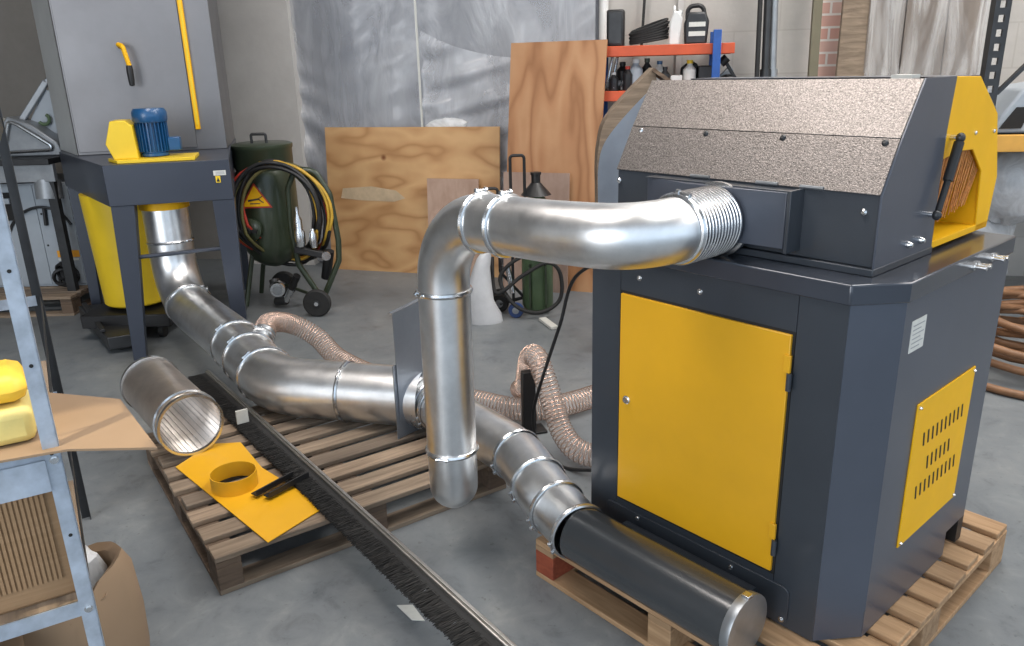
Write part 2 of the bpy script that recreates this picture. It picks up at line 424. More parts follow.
def film_grid(name, x0, x1, zb, zt, nx, nz, fn, mat, fr):
    """zb, zt: functions of x giving the lower and upper edge; fn(x, z) the offset towards the room"""
    m = MB(); V = [[m._v((x, -fn(x, z), z)) for x, z in [(x0+(x1-x0)*i/nx, zb(x0+(x1-x0)*i/nx)+(zt(x0+(x1-x0)*i/nx)-zb(x0+(x1-x0)*i/nx))*k/nz) for k in range(nz+1)]] for i in range(nx+1)]
    for i in range(nx):
        for k in range(nz): m.b.faces.new((V[i][k], V[i+1][k], V[i+1][k+1], V[i][k+1]))
    return m.build(name, mat, fr=fr, smooth=180)
def wr(x, z): return .10+.025*math.sin(5*x+.4*z)+.010*math.sin(13*x-1.2*z+math.sin(2*z))+.012*math.sin(4*z+5*x)+.006*math.sin(26*z-9*x+2*math.sin(3*x))*(.5+.5*math.sin(3.1*x+1.7*z))+.10*max(0, 1.2-x)*math.sin(24*z+14*x+3*math.sin(4*z))*(.5+.5*math.sin(2.2*z))
o = film_grid('plastic_curtain', .80, 3.26, lambda x: .02, lambda x: 4.9, 110, 150, wr, M['film'], WF)
tag(o, 'tall translucent plastic sheet hanging over the back wall behind the plywood', 'plastic sheet')
def wr2(x, z): return .19+.02*math.sin(11*x+9*z)+.022*math.sin(6*x+28*z+3*math.sin(4*x))+.008*math.sin(50*z-14*x)
o = film_grid('plastic_drape', 1.93, 3.24, lambda x: .02, lambda x: 1.66+.16*((x-2.75)/.7)**2, 70, 90, wr2, M['film'], WF)
tag(o, 'sagging lower layer of crumpled clear plastic above the wide plywood', 'plastic sheet')
o = MB().cyl((3.32, -.06, 0), (3.32, -.06, 5), .035).build('wall_pipe', M['white'], fr=WF); tag(o, 'white vertical pipe on the wall beside the orange rack', 'pipe')
m = MB(); m.bar((1.915, -.22, 0), (1.915, -.22, 4.9), .02, .012); o = m.build('timber_batten', M['cream'], fr=WF); tag(o, 'thin pale vertical strip holding the plastic sheet', 'strip')
rg = random.Random(3)
o = MB().blob((2.10, -.175, 1.17), (.17, .05, .06), 16, .12, rg).build('crumpled_plastic', M['bag'], fr=WF, smooth=60)
o2 = o; tag(o, 'crumpled white plastic bundle lodged behind top edge of plywood', 'plastic')

# plywood sheets leaning on the wall
PF = frame((-1.52, 6.50, 0), -.30)
def lean(name, x0, x1, h, tilt, mat, y=0, t=.018, label='', cat='board', fr=PF, skew=0, xs=0):
    m = MB(); R = Matrix.Rotation(-tilt, 3, 'X')
    poly = [(x0, 0, 0), (x1, 0, 0), (x1+xs, 0, h+skew), (x0+xs, 0, h)]
    P = [R@Vector(p)+Vector((0, y, 0)) for p in poly]
    m.sheet(P, t, R@Vector((0, 1, 0)))
    o = m.build(name, mat, fr=fr); tag(o, label, cat); return o
lean('plywood_sheet', 0, 1.50, 1.17, .09, M['ply'], label='wide knotty plywood sheet leaning on its long edge', cat='plywood')
PW = bpy.data.objects['plywood_sheet']
Rp = Matrix.Rotation(-.09, 3, 'X')
MB().sheet([Rp@Vector(q_)+Vector((0, -.001, 0)) for q_ in ((.12, 0, .60), (.14, 0, .68), (.40, 0, .70), (.62, 0, .67), (.70, 0, .61), (.60, 0, .58), (.30, 0, .585))], .0015, Rp@Vector((0, -1, 0))).build('filler_patch', M['filler'], PW, PF, label='pale filler smear')
lean('scrap_board', .92, 1.35, .78, .08, M['plygrey'], y=-.06, t=.012, label='small brown scrap board in front of the wide plywood', cat='board')
TF = frame((-.06, 5.80, 0), -.36)
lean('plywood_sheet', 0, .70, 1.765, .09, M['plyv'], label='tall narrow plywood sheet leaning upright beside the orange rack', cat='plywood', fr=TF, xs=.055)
lean('weathered_board', .03, .53, .87, .08, M['plygrey'], y=-.07, t=.014, label='pale weathered board leaning against foot of the tall plywood', cat='board', fr=TF)

# ---------------------------------------------------------------- orange rack and what stands on it
RF = frame((.66, 5.80, 0), WA)
t = thing('storage_rack', 'storage rack with orange beams and blue posts behind the tall plywood', 'rack', (.66, 5.80, 0), WA)
for z in (1.645, 1.345, .8, .25):
    for y in (0, .36):
        MB().box(-.02, .92, y-.02, y+.02, z, z+.07).build('beam', M['orange'], t, RF, .004)
    MB().box(-.02, .91, .02, .34, z+.045, z+.065).build('shelf', M['plygrey'], t, RF)
for x in (.01, .80):
    for y in (-.045, .405):
        MB().box(x-.027, x+.027, y-.022, y+.022, 0, 1.80 if x > .1 else 1.70).build('post', M['rackblue'], t, RF, .003)
def rk(m, name, mat, label, cat, group=None, bevel=.004):
    o = m.build(name, mat, fr=RF, bevel=bevel); tag(o, label, cat, group); return o
zt, zl = 1.71, 1.41
t = thing('speaker_box', 'black box loudspeaker at left end of orange rack top', 'speaker', RF@Vector((.12, .1, zt)), WA)
MB().box(.05, .17, .02, .18, zt, zt+.245).build('casing', M['black'], t, RF, .012)
MB().box(.066, .154, .012, .02, zt+.02, zt+.225).build('grille', M['darksteel'], t, RF, .003)
m = MB()
for k in range(7):
    a = .04*k
    m.tube([Vector((.34+(.13+.008*math.sin(3*k))*math.cos(q), .14+.08*math.sin(q), zt+.02+.012*k+.045*(1+math.cos(q-.3))*(.4+.09*k))) for q in [2*PI*i/22 for i in range(22)]], .009, 6, closed=True)
rk(m, 'cable_coil', M['rubber'], 'tangled dark cable coil lying on orange rack top', 'cable', bevel=0)
t = thing('jerry_can', 'white plastic jerry can beside dark jug on orange rack', 'can', RF@Vector((.53, .12, zt)), WA)
MB().prism([(.475, zt), (.55, zt), (.565, zt+.17), (.55, zt+.215), (.51, zt+.225), (.48, zt+.15)], .04, .20, 'y').build('body', M['white'], t, RF, .012)
MB().tube(fillet([(.51, .06, zt+.2), (.51, .06, zt+.25), (.51, .17, zt+.25), (.51, .17, zt+.2)], .02), .01, 8).build('handle', M['white'], t, RF)
MB().lathe([(.02, 0), (.02, .03)], (.545, .12, zt+.2), (.3, 0, 1), 12).build('cap', M['white'], t, RF)
t = thing('power_tool_case', 'dark grey moulded jug with loop handle and white labels', 'jug', RF@Vector((.66, .12, zt)), WA)
MB().prism([(.585, zt), (.735, zt), (.745, zt+.15), (.72, zt+.21), (.60, zt+.21), (.578, zt+.14)], .03, .21, 'y').build('body', M['darksteel'], t, RF, .015)
MB().tube(fillet([(.60, .1, zt+.17), (.60, .1, zt+.25), (.70, .1, zt+.255), (.72, .1, zt+.17)], .04), .015, 8).build('handle', M['black'], t, RF)
for z in (.055, .115): MB().box(.61, .72, .022, .03, zt+z, zt+z+.03).build('label_plate', M['cream'], t, RF)
def bottle(x, y, z, r, h, mat, capmat, label, name='bottle', neck=.4):
    p = RF@Vector((x, y, z)); t = thing(name, label, 'bottle', p)
    MB().lathe([(r*.92, 0), (r, .01), (r, h*.68), (r*neck, h*.84), (r*neck, h*.9)], p, seg=14).build('body', mat, t)
    MB().lathe([(r*neck*1.25, h*.88), (r*neck*1.25, h)], p, seg=12).build('cap', capmat, t)
bottle(.155, .2, zl, .045, .2, M['black'], M['black'], 'squat black bottle at left of the lower orange shelf')
bottle(.255, .1, zl, .05, .215, M['machgrey'], M['white'], 'blue grey plastic bottle on the lower orange shelf')
bottle(.33, .22, zl, .04, .22, M['black'], M['green'], 'tall black bottle with green cap on lower rack shelf')
bottle(.345, .08, zl, .03, .11, M['white'], M['white'], 'small white bottle low on the lower rack shelf')
bottle(.42, .2, zl, .04, .2, M['cream'], M['blue'], 'pale bottle with blue cap on lower rack shelf')
bottle(.10, .08, zl, .035, .13, M['darksteel'], M['white'], 'short dark bottle with white cap at front of lower rack shelf')
bottle(.20, .06, zl, .035, .17, M['black'], M['hosered'], 'black bottle with red cap at front of lower rack shelf')
bottle(.46, .07, zl, .035, .16, M['darksteel'], M['black'], 'dark bottle just left of the small white carton')
rk(MB().prism([(.56, zl), (.70, zl), (.69, zl+.17), (.64, zl+.20), (.57, zl+.15)], .22, .34, 'y'), 'tool_case', M['black'], 'black tool case at the back of lower rack shelf', 'case', bevel=.012)
rk(MB().bar((.80, .18, zl+.02), (.92, .20, zl+.14), .05, .04), 'metal_bracket', M['sawgrey'], 'grey metal bar leaning right of the blue post', 'bar')
rk(MB().box(.50, .58, .05, .18, zl, zl+.10), 'carton', M['white'], 'small white carton on lower rack shelf', 'box')
bottle(.63, .12, zl, .045, .20, M['white'], M['lemon'], 'white container with yellow cap beside the blue post')
rk(MB().box(.69, .78, .08, .28, zl, zl+.16), 'crate', M['darksteel'], 'dark grey tool crate touching the blue post', 'crate', bevel=.008)
m = MB().bar((.86, .1, zl+.2), (.97, .12, zl+.03), .02, .02); m.blob((.9, .15, zl+.05), (.07, .08, .05)); m.cyl((.84, .09, zl+.17), (.88, .09, zl+.21), .03)
rk(m, 'angle_grinder', M['black'], 'black hand tool on the lower shelf right of the blue post', 'tool', bevel=0)
m = MB(); r_ = random.Random(5)
for k in range(9): m.bar((.02+.02*k, .05+.2*r_.random(), zl+.012+.03*r_.random()), (.08+.016*k, .05+.2*r_.random(), zl+.03+.04*r_.random()), .02, .02)
m.blob((.09, .12, zl+.035), (.05, .05, .035))
rk(m, 'pipe_fittings', M['sawgrey'], 'heap of grey metal fittings at left of lower rack shelf', 'fittings', bevel=0)['kind'] = 'stuff'
for i, x in enumerate((.03, .065)):
    o = MB().cyl((x, .30, zl), (x+.045, .32, zl+.235), .012, 10).build('metal_tube', M['zinc'], fr=RF)
    tag(o, 'bright metal tube leaning at left of lower orange shelf', 'tube', 'bright tubes leaning on the lower shelf')
for i, (x, xx, mt, lb) in enumerate(((1.10, 1.05, M['rubber'], 'thin dark pole standing right of the orange rack'), (1.17, 1.10, M['darksteel'], 'grey steel pipe standing right of the orange rack'), (1.24, 1.13, M['sawgrey'], 'lighter grey pipe leaning furthest right of orange rack'))):
    m = MB().cyl((x, -.12+.05*i, 0), (xx, .05+.05*i, 2.9), .028 if i else .016, 12)
    if i: m.cyl(Vector((x, -.12+.05*i, 0)).lerp(Vector((xx, .05+.05*i, 2.9)), .5), Vector((x, -.12+.05*i, 0)).lerp(Vector((xx, .05+.05*i, 2.9)), .53), .037, 12)
    o = m.build('steel_pole', mt, fr=RF); tag(o, lb, 'pole')
o = MB().bar((.28, .42, 1.71), (.33, .44, 2.9), .02, .02).build('steel_rod', M['rubber'], fr=RF); tag(o, 'thin black rod standing on top shelf against the wall', 'rod')

# curved guard standing behind the machine hood
AF = frame((.50, 4.25, 0), 0)
outr = [(.015, 0), (.0, .55), (-.014, .80), (-.018, .96), (-.020, 1.075), (-.012, 1.185), (.022, 1.315), (.14, 1.452), (.268, 1.575)]
innr = [(.018, 0), (.003, .55), (-.011, .80), (-.015, .96), (-.014, 1.075), (.008, 1.180), (.070, 1.275), (.181, 1.396), (.290, 1.500)]
so2 = [(p.x, p.y) for p in spline([Vector((x, z, 0)) for x, z in outr], 5)]; si2 = [(p.x, p.y) for p in spline([Vector((x, z, 0)) for x, z in innr], 5)]
t = thing('curved_guard_panel', 'curved grey guard with tan timber rim standing behind the hood', 'panel', (.50, 4.25, 0))
MB().prism(si2+[(.37, 1.49), (.62, 1.20), (.62, 0)], .0, .03, 'y').build('panel', M['galvplate'], t, AF)
m = MB(); rows = [[Vector((o_[0], .001, o_[1])), Vector((i_[0], .001, i_[1])), Vector((i_[0], .14, i_[1])), Vector((o_[0], .14, o_[1]))] for o_, i_ in zip(so2, si2)]
m.rings(rows, False, True, True); m.build('rim', M['pallet'], t, AF)
MB().bar((.262, .05, 1.565), (.375, .05, 1.49), .16, .018).build('rim', M['palletdark'], t, AF)

# right background: boards under clear wrap, perforated rack, bags, hose
BF = frame((2.02, 5.62, 0), -.12)
for i, (x0, x1, h, y, mt, lb) in enumerate(((.09, .15, 2.6, .0, M['plankolive'], 'narrow dark timber plank leaning left of wrapped panels'), (.24, .42, 2.6, -.03, M['pallet'], 'brown timber plank standing beside the painted brick strip'))):
    lean('timber_plank', x0, x1, h, .05, mt, y=y, t=.04, label=lb, cat='plank', fr=BF, xs=-.02 if i == 0 else .03)
t = thing('wrapped_panels', 'tall brown panels wrapped in clear plastic behind the hood', 'panels', BF@Vector((.8, 0, 0)), -.12)
for i, (x0, x1, h) in enumerate(((.43, .66, 2.5), (.67, .93, 2.55), (.94, 1.17, 2.5))):
    R = Matrix.Rotation(-.03, 3, 'X'); m = MB(); m.sheet([R@Vector(p) for p in ((x0, 0, 0), (x1, 0, 0), (x1, 0, h), (x0, 0, h))], .04, R@Vector((0, 1, 0)))
    m.build('panel', M['brownpanel'], t, BF)
def wr3(x, z): return .06+.03*math.sin(14*x+1.0*z)+.022*math.sin(33*x-2*z+math.sin(3*z))+.012*math.sin(7*z+9*x)-.03*z/2.5
m = film_grid('plastic_wrap', .40, 1.25, lambda x: .0, lambda x: 2.6, 60, 60, wr3, M['film2'], BF)
m.parent = t; m.matrix_parent_inverse = Matrix.Identity(4); m.location = world_of(t).inverted() @ m.location; m.rotation_euler = (0, 0, .12)

def perforated(m, x, y, z0, z1, wd=.085):
    m.box(x, x+.026, y, y+.006, z0, z1); m.box(x+wd-.026, x+wd, y, y+.006, z0, z1)
    z = z0
    while z < z1: m.box(x+.026, x+wd-.026, y, y+.006, z, min(z1, z+.038)); z += .075
    m.box(x, x+.006, y+.006, y+.06, z0, z1); m.box(x+wd-.006, x+wd, y+.006, y+.06, z0, z1)
KF = frame((2.71, 4.62, 0), -.1)
t = thing('pallet_rack', 'black perforated rack post with ochre beam beside clear bags', 'rack', (2.71, 4.62, 0), -.1)
for y in (0,):
    m = MB(); perforated(m, 0, y, 0, 2.6); m.build('post', M['darksteel'], t, KF)
m = MB(); perforated(m, 2.35, 0, 0, 2.6); m.build('post', M['darksteel'], t, KF)
MB().box(.085, 2.35, -.02, .04, 1.055, 1.15).build('beam', M['beam'], t, KF, .004)
MB().box(.085, 2.35, .85, .91, 1.055, 1.15).build('beam', M['beam'], t, KF, .004)
MB().bar((.09, .03, 1.38), (.60, .03, 1.95), .03, .02).build('brace', M['darksteel'], t, KF)
MB().box(.085, 2.35, .04, .85, 1.12, 1.14).build('deck', M['darksteel'], t, KF)
t = thing('plastic_bin', 'grey plastic bin lying on the ochre rack beam', 'bin', KF@Vector((.35, .3, 1.15)), -.1)
MB().prism([(.10, 1.152), (.5, 1.152), (.62, 1.45), (.26, 1.40)], .08, .5, 'y').build('body', M['machgrey'], t, KF, .015)
MB().prism([(.16, 1.18), (.28, 1.18), (.32, 1.30), (.24, 1.30)], .07, .08, 'y').build('side_opening', M['dark'], t, KF)
rg = random.Random(11)
for i, (x, y, z, r, lb) in enumerate(((3.05, 5.20, .36, (.34, .26, .36), 'large clear plastic bag on floor under ochre rack beam'), (3.20, 5.0, .80, (.28, .22, .24), 'smaller crumpled clear bag piled below the ochre beam'))):
    m = MB().blob((x, y, z), r, 22, .10, rg); o = m.build('plastic_bag', M['bag'], smooth=50); tag(o, lb, 'bag')
m = MB(); rg = random.Random(4); pts = []
for k in range(8*26):
    a = 2*PI*k/26; lp = k/26
    R_ = .50+.09*math.sin(lp*2.3)+.04*math.sin(a*2+lp*1.7); pts.append((2.98+R_*math.cos(a)+.03*math.sin(lp*5), 4.02+.9*R_*math.sin(a), .022+.030*lp+.030*(1+math.sin(a*2+lp*2.1))))
m.tube(pts, .021, 8)
m.tube(spline([(3.45, 3.9, .03), (3.0, 3.45, .022), (2.55, 3.42, .022), (2.30, 3.75, .022), (2.45, 4.3, .022), (3.0, 4.7, .022)]), .021, 8)
o = m.build('coiled_hose', M['hosebrown'], smooth=60); tag(o, 'tan rubber hose coiled on floor at the right edge', 'hose')

# ---------------------------------------------------------------- timber pallets
def pallet(label, org, rz, W, D, H, mats, group, board=.092, nb=9, cross='x', red=False):
    """boards run along local x; bearers along local y"""
    t = thing('timber_pallet', label, 'pallet', org, rz); F_ = frame(org, rz); rg = random.Random(nb)
    gap = (D-board*nb)/(nb-1)
    for i in range(nb):
        y = i*(board+gap); j = rg.uniform(-.008, .008)
        MB().box(j, W+j, y, y+board, H-.02, H).build('deck_board', mats[0], t, F_, .003)
    for i, x in enumerate((0, W/2-.04, W-.08)):
        for k, y in enumerate((0, D/2-.06, D-.12)):
            m_ = M['redwood'] if red and i == 0 and k == 0 else mats[1]
            MB().box(x, x+.08, y, y+.12, .018, H-.04).build('block', m_, t, F_, .003)
        MB().box(x, x+.08, 0, D, H-.04, H-.02).build('stringer', mats[1], t, F_, .002)
        MB().box(x, x+.08, .09, D-.09, 0, .018).build('bottom_board', mats[1], t, F_, .002)
    for y in (0, D-.09): MB().box(0, W, y, y+.09, 0, .018).build('bottom_board', mats[0], t, F_, .002)
    return t
A1 = math.atan2(.566, .824)
pallet('worn brown pallet under the galvanised floor duct', (-.963, 2.134, 0), A1, 1.12, 1.12, .14, (M['pallet'], M['palletdark']), None, .084, 9)
YAW = .8533; MO = (.2465, 2.2793)
MF = frame((MO[0], MO[1], 0), -YAW)
pallet('light pallet with red corner block carrying the grey machine', MF@Vector((-.065, -.195, 0)), -YAW, 1.01, 1.165, .14, (M['palletnew'], M['palletnew']), None, .085, 10, red=True)
PC = frame((-4.35, 5.60, 0), -.12)
pallet('dark pallet under the light grey cabinet at far left', (-4.42, 5.28, 0), .03, 1.32, 1.0, .14, (M['pallet'], M['palletdark']), None, .10, 7)

# ---------------------------------------------------------------- the big grey machine
mach = thing('blasting_machine', 'large dark grey machine with yellow door standing on a light pallet', 'machine', (MO[0], MO[1], .14), -YAW)
Zb, Z1, Z2 = .145, 1.066, 1.116
def mp(m, name, mat, bevel=0, parent=None, smooth=35, label=None): return m.build(name, mat, parent or mach, MF, bevel, smooth, label)
W_, U3, C2, D_ = .867, .787, .11, .778
m = MB()
m.prism([(0, .004), (U3, .004), (W_-.002, C2), (W_, C2+.002), (W_, D_), (0, D_)], .225, Z1)
body = mp(m, 'body', M['blue_grey'])
m = MB(); m.prism([(.0, .004), (U3, .004), (U3+.01, .018), (.0, .018)], Zb, .225)
m.prism([(U3, .004), (W_-.002, C2), (W_, C2+.002), (W_-.02, C2+.01), (U3, .02)], Zb, .225)
m.box(W_-.02, W_, C2, .64, Zb, .2249); m.box(0, .02, .018, D_, Zb, .2249); m.box(.02, W_-.1, D_-.02, D_, Zb, .2249)
mp(m, 'skirt', M['blue_grey'])
mp(MB().box(W_-.055, W_, .735, D_, Zb, .2249), 'rear_foot', M['black'])
mp(MB().box(0, .110, 0, .004, Zb, Z1), 'front_panel', M['grey'])
mp(MB().box(.112, .664, 0, .004, .974, Z1), 'front_panel', M['grey'])
mp(MB().box(.666, U3, 0, .004, Zb, Z1), 'front_panel', M['grey'])
mp(MB().box(.112, .664, -.001, .004, Zb, .288), 'front_panel', M['grey'])
mp(MB().box(.112, .664, .0005, .004, .288, .974), 'door_frame', M['dark'])
def roundrect(x0, x1, z0, z1, r, n=5):
    P = []
    for cx, cz, a0 in ((x1-r, z0+r, -PI/2), (x1-r, z1-r, 0), (x0+r, z1-r, PI/2), (x0+r, z0+r, PI)):
        for k in range(n+1): a = a0+PI/2*k/n; P.append((cx+r*math.cos(a), cz+r*math.sin(a)))
    return P
cov = mp(MB().prism(roundrect(.07, .715, .155, .268, .02), -.006, 0, 'y'), 'cover_plate', M['grey'], .001)
def bolt(u, z, v=-.006, ax=(0, -1, 0), parent=cov, r=.0065):
    c = Vector((u, v, z)); ax = Vector(ax)
    return mp(MB().lathe([(r*1.3, 0), (r*1.3, .002), (r, .002), (r*.8, .006), (r*.3, .0075)], c, ax, 12), 'bolt', M['zinc'], 0, parent)
for u, z in ((.202, .255), (.538, .250), (.700, .168)): bolt(u, z)
door = mp(MB().box(.118, .657, -.008, .002, .298, .966), 'door', M['yellow'], .002)
mp(MB().lathe([(.013, 0), (.013, .004), (.009, .006), (.009, .010), (.004, .010)], (.150, -.008, .64), (0, -1, 0), 18), 'lock', M['zinc'], 0, door)
for z in (.87, .40):
    mp(MB().box(.646, .664, -.014, -.006, z, z+.045), 'hinge', M['lightyellow'] if 0 else M['yellow'], .001, door)
    mp(MB().cyl((.664, -.013, z-.045), (.664, -.013, z), .007), 'hinge', M['grey'], 0, door)
for u in (.18, .385): bolt(u, 1.021, 0, parent=mach)
# lid
o = .007
M['lid'] = paint('glossy_slate_enamel', (.05, .058, .075), .22, .2, .1, 3, coat=.4)
lid = mp(MB().prism([(-o, -o), (U3+.003, -o), (W_+o, C2-.004), (W_+o, D_+o), (-o, D_+o)], Z1+.001, Z2), 'lid', M['lid'], .004)
for v in (.475, .60):
    for dv in (0, .028):
        mp(MB().lathe([(.010, 0), (.010, .006), (.005, .006), (.005, .028), (.007, .028), (.007, .034)], (W_+o, v+dv, 1.085), (1, 0, 0), 10), 'lid_bolt', M['zinc'], 0, lid)
# right side: vent, rating plate
vent = mp(MB().box(W_, W_+.004, .259, .641, .349, .766), 'vent_panel', M['lemon'] if 0 else M['lightyellow'], .001)
for zz, v0, n in ((.648, .32, 10), (.563, .37, 6), (.490, .32, 10)):
    m = MB()
    for k in range(n):
        v = v0+.0285*k
        m.sheet([(W_+.0042, v+.007, zz-.020), (W_+.0042, v+.015, zz-.020), (W_+.0042, v+.008, zz+.020), (W_+.0042, v, zz+.020)], .0008, (1, 0, 0))
    mp(m, 'vent_slots', M['dark'], 0, vent)
for v, z in ((.27, .36), (.63, .36), (.27, .755), (.63, .755)): bolt(W_+.004, z, v, (1, 0, 0), vent, .004)
plate = mp(MB().box(W_, W_+.0015, .155, .235, .93, 1.01), 'rating_plate', M['cream'])
m = MB()
for k in range(6): m.box(W_+.0015, W_+.0019, .163, .227 if k % 2 else .21, .94+.011*k, .9425+.011*k)
mp(m, 'print_lines', M['sawgrey'], 0, plate)
# hood
prof = [(.097, 1.135), (.097, 1.300), (.165, 1.420), (.25, 1.546), (.41, 1.546), (.41, 1.135)]
hood = mp(MB().prism(prof, .010, .784, 'x'), 'hood', M['grey'], .002)
for i, (a, b) in enumerate((((.097, 1.302), (.1645, 1.4205)), ((.1655, 1.4215), (.250, 1.548)))):
    d = Vector((b[0]-a[0], b[1]-a[1])).normalized(); n = Vector((-d.y, d.x))
    mp(MB().prism([a, b, (b[0]+n.x*.004, b[1]+n.y*.004), (a[0]+n.x*.004, a[1]+n.y*.004)], .006, .785, 'x'), 'sloped_panel', M['hammer'], .001, hood, label='hammer-finish sloped panel')
mp(MB().prism([(.090, 1.130), (.090, 1.302), (.162, 1.424), (.246, 1.551), (.424, 1.551), (.408, 1.42), (.410, 1.234), (.414, 1.132), (.25, 1.132)], .786, .791, 'x'), 'end_door', M['blue_grey'], .001, hood)
mp(MB().box(.004, .792, .085, .42, 1.1165, 1.134), 'base_rail', M['grey'], .002, hood)
bh = [(u, v, z) for u, v, z in ((.045, .156, 1.412), (.27, .156, 1.412), (.50, .156, 1.412), (.755, .156, 1.412), (.018, .095, 1.272), (.752, .095, 1.262))]
for u, v, z in bh: mp(MB().lathe([(.008, 0), (.008, .003), (.004, .007)], (u, v, z), (0, -.87 if z > 1.3 else -1, .49 if z > 1.3 else 0), 10), 'bolt', M['zinc'] if z < 1.3 or u < .1 else M['darksteel'], 0, hood)
mp(MB().box(.66, .71, .36, .41, 1.547, 1.556), 'top_tab', M['cream'], 0, hood)
for u in (.3, .5, .62): mp(MB().cyl((u-.03, .095, 1.306), (u+.03, .095, 1.306), .005, 8), 'hinge', M['galvdull'], 0, hood)
# yellow outlet at the end of the hood
yel = mp(MB().prism([(.420, 1.550), (.582, 1.546), (.745, 1.446), (.822, 1.270), (.800, 1.128), (.715, 1.128), (.711, 1.16), (.69, 1.297), (.604, 1.362), (.507, 1.366), (.40, 1.352)], .784, .7895, 'x'), 'outlet_cover', M['lightyellow'], .0015)
mp(MB().prism([(.415, 1.128), (.800, 1.128), (.80, 1.146), (.415, 1.146)], .55, .7895, 'x'), 'outlet_floor', M['lightyellow'], .001, yel)
mp(MB().prism([(.71, 1.146), (.73, 1.146), (.73, 1.40), (.71, 1.385)], .50, .784, 'x'), 'outlet_wall', M['lightyellow'], 0, yel)
mp(MB().box(.50, .51, .415, .71, 1.146, 1.37), 'outlet_wall', M['lightyellow'], 0, yel)
mp(MB().prism([(.60, 1.40), (.745, 1.446), (.735, 1.46), (.582, 1.549), (.43, 1.549)], .010, .786, 'x'), 'rear_shell', M['blue_grey'], 0, yel)
mp(MB().prism([(.795, 1.146), (.81, 1.146), (.825, 1.262), (.745, 1.446), (.73, 1.44), (.80, 1.262)], .010, .786, 'x'), 'rear_shell', M['lightyellow'], 0, yel)
m = MB(); rg = random.Random(2)
for row in range(2):
    for k in range(38):
        v = .405+.0078*k+rg.uniform(-.002, .002); top = 1.37 if v < .6 else 1.37-(v-.6)*.75
        m.bar((.778-row*.02, v, top), (.770-row*.02+rg.uniform(-.006, .006), v-.035+rg.uniform(-.006, .006), 1.17+.0012*k+rg.uniform(-.008, .008)), .0022, .002)
mp(m, 'brush_curtain', M['brushorange'], 0, yel)
for v, z in ((.50, 1.40), (.60, 1.405), (.735, 1.40)): mp(MB().lathe([(.006, 0), (.006, .003), (.003, .005)], (.7895, v, z), (1, 0, 0), 10), 'bolt', M['zinc'], 0, yel)
gs = mp(MB().cyl((.812, .436, 1.395), (.812, .398, 1.305), .012), 'gas_strut', M['black'])
mp(MB().cyl((.812, .398, 1.305), (.812, .366, 1.235), .008), 'strut_rod', M['black'], 0, gs)
for p in ((.812, .441, 1.405), (.812, .361, 1.225)):
    mp(MB().blob(p, (.011, .013, .013)), 'strut_joint', M['darksteel'], 0, gs); mp(MB().cyl((.786, p[1], p[2]), p, .007), 'strut_pin', M['zinc'], 0, gs)
for v in (.26, .33): mp(MB().lathe([(.009, 0), (.009, .005), (.005, .014)], (.791, v, 1.165), (1, 0, 0), 10), 'bolt', M['zinc'], 0, hood)
# suction box on the hood front with its round spigot
box = mp(MB().prism([(.15, .097), (.15, .06), (.30, .028), (.585, .045), (.597, .097)], 1.158, 1.296), 'suction_box', M['blue_grey'], .002)
mp(MB().box(.592, .602, .035, .099, 1.150, 1.302), 'box_flange', M['grey'], .001, box)
mp(MB().box(.15, .595, .05, .099, 1.296, 1.299), 'box_flange', M['grey'], .001, box)
# dark suction pipe along the foot of the machine
PU0, PU1, PV, PZ, PR = .105, .690, -.165, .227, .086
dp = mp(MB().lathe([(PR, 0), (PR, PU1-PU0)], (PU0, PV, PZ), (1, 0, 0), 48, False), 'suction_pipe', M['pipegrey'])
mp(MB().lathe([(PR+.001, -.022), (PR+.003, -.010), (PR+.004, 0), (PR+.003, .005), (PR-.008, .0052), (.0, .004)], (PU1, PV, PZ), (1, 0, 0), 48), 'end_cap', M['galvdull'], 0, dp)
mp(MB().box(PU1-.015, PU1+.006, PV-.01, PV+.012, PZ+PR, PZ+PR+.010), 'cap_clip', M['zinc'], .001, dp)
m = MB(); m.box(.16, .62, -.12, -.007, .17, .228); mp(m, 'pipe_shroud', M['grey'], .002, dp)

# ---------------------------------------------------------------- duct clamps and ducts
def clamp(parent, p, d, r, fr=WORLD, lug_ang=0, up=(0, 0, 1)):
    p = Vector(p); d = Vector(d).normalized()
    cl = MB().lathe([(r+.0005, -.009), (r+.006, -.007), (r+.009, 0), (r+.006, .007), (r+.0005, .009)], p, d, 44, False).build('clamp_ring', M['zinc'], parent, fr)
    u = Vector(up); u = (u-d*u.dot(d)).normalized(); u = Matrix.Rotation(lug_ang, 3, d)@u; v = d.cross(u)
    c = p+u*(r+.010)
    m = MB(); m.cyl(c-v*.022, c+v*.022, .004, 8); m.box(-.006, .006, -.008, .008, -.006, .006)
    for q in (-1, 1): m.lathe([(.007, -.004), (.007, .004)], c+v*.016*q, v, 8)
    for vv in list(m.b.verts)[-1:]: pass
    m.b.verts.ensure_lookup_table()
    bmesh.ops.delete(m.b, geom=[x for x in m.b.verts if x.co.length < .02], context='VERTS')
    m.build('clamp_lug', M['zinc'], cl, fr)
    return cl
def seam(parent, pts, off, r=.0022, fr=WORLD):
    MB().tube([Vector(p)+Vector(off) for p in pts], r, 6).build('seam', M['galvdull'], parent, fr)
